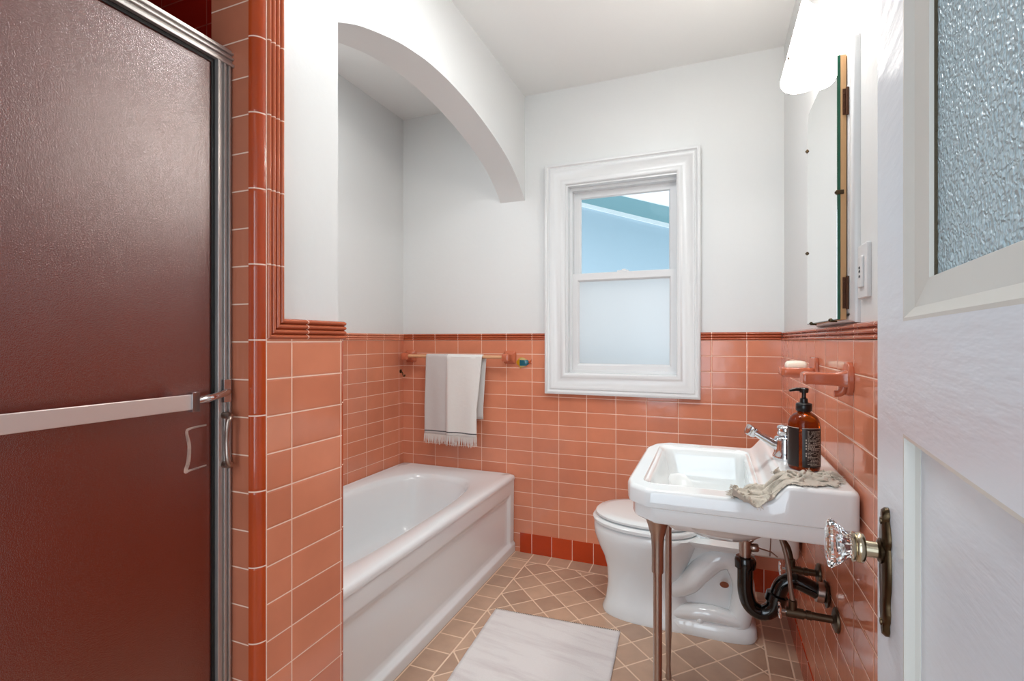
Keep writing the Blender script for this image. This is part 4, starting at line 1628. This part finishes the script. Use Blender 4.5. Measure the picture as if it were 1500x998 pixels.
local('glazing_bead', bm, plain('cream_bead_paint', srgb(216, 214, 207), .35), dr)
bm = bmesh.new()
mx0, mx1, mz0, mz1 = ST + .036, DW - ST - .036, GZ0 + .036, GZ1 - .036
for a in ((mx0, mx0 + .0035, mz0, mz1), (mx1 - .0035, mx1, mz0, mz1), (mx0, mx1, mz0, mz0 + .0015)):
    box(bm, a[0], a[1], -.0162, -.0140, a[2], a[3])
local('putty_line', bm, plain('old_putty', srgb(92, 82, 62), .8, nscale=260, nstr=1.0, var=.5), dr)
bm = bmesh.new()
for sgn, yo in ((1, 0), (-1, -DT)):
    # fielded panel: raised centre
    rings = []
    for ins, d in ((0, -.012), (.05, -.012), (.056, -.009)):
        rings.append([bm.verts.new((x, yo + sgn * d, z)) for x, z in ((ST + ins, PZ0 + ins), (DW - ST - ins, PZ0 + ins), (DW - ST - ins, PZ1 - ins), (ST + ins, PZ1 - ins))])
    rings = rings[:1]
    bm.faces.new(rings[0])
local('lower_panel', bm, m_door, dr)
local('door_glass', nbox(ST + .004, DW - ST - .004, -.022, -.016, GZ0 + .004, GZ1 - .004), m_pebble, dr)
# back plate, knob
KZ = .960
bm = bmesh.new()
half = [(.0, .092), (.006, .090), (.009, .082), (.007, .074), (.012, .066), (.0165, .055), (.017, .044), (.0135, .036), (.0165, .026), (.018, .0), (.0165, -.022), (.013, -.034), (.0115, -.046), (.0140, -.056), (.012, -.068), (.008, -.076), (.0095, -.084), (.006, -.092), (0, -.096)]
half = [(a * .95, b * .72) for a, b in half]
outp = half + [(-a, b) for a, b in half[::-1][1:-1]]
r0 = [bm.verts.new((.060 + a, .0002, KZ - .020 + b)) for a, b in outp]
r1 = [bm.verts.new((.060 + a, .0030, KZ - .020 + b)) for a, b in outp]
r2 = [bm.verts.new((.060 + a * .78, .0062, KZ - .020 + b * .96)) for a, b in outp]
skin(bm, [r0, r1, r2], True)
lathe(bm, [(.012, .004), (.013, .008), (.010, .010)], (.060, 0, KZ), (0, 1, 0), 20)
for q in (-.074, .032):
    lathe(bm, [(.004, .004), (.0035, .0075), (.001, .008)], (.060, 0, KZ + q), (0, 1, 0), 10)
bmk = obj('back_plate', bm, m_brass, dr, smooth=True)
bm = lathe(bmesh.new(), [(.0085, .005), (.0085, .026), (.0125, .027), (.0150, .029), (.0160, .033), (.0150, .037), (.0140, .038), (.0155, .040), (.0160, .042), (.013, .044)], (.060, 0, KZ), (0, 1, 0), 28)
for v_ in bm.verts: v_.co.y *= .76
kb = obj('knob_collar', bm, plain('aged_brass', srgb(188, 176, 152), .22, 1.0), dr, smooth=True)
bm = lathe(bmesh.new(), [(.012, .0435), (.0125, .046), (.0165, .052), (.0215, .060), (.0255, .067), (.0250, .070), (.0215, .072), (.012, .0745), (.001, .0750)], (.060, 0, KZ), (0, 1, 0), 48, 8, .06)
for v_ in bm.verts: v_.co.y *= .76
kg = obj('crystal_knob', bm, m_crystal, dr)
# knob on the wall side
bm = lathe(bmesh.new(), [(.016, -.038), (.0085, -.040), (.0085, -.056), (.014, -.060), (.020, -.068), (.022, -.078), (.016, -.084), (.001, -.086)], (.060, 0, KZ), (0, 1, 0), 24)
obj('rear_knob', bm, m_brass, dr, smooth=True)
for z in (.25, 1.75):
    obj('hinge', tube(bmesh.new(), [(DW + .004, -.002, z - .045), (DW + .004, -.002, z + .045)], .006, 10), m_brass, dr, smooth=True)
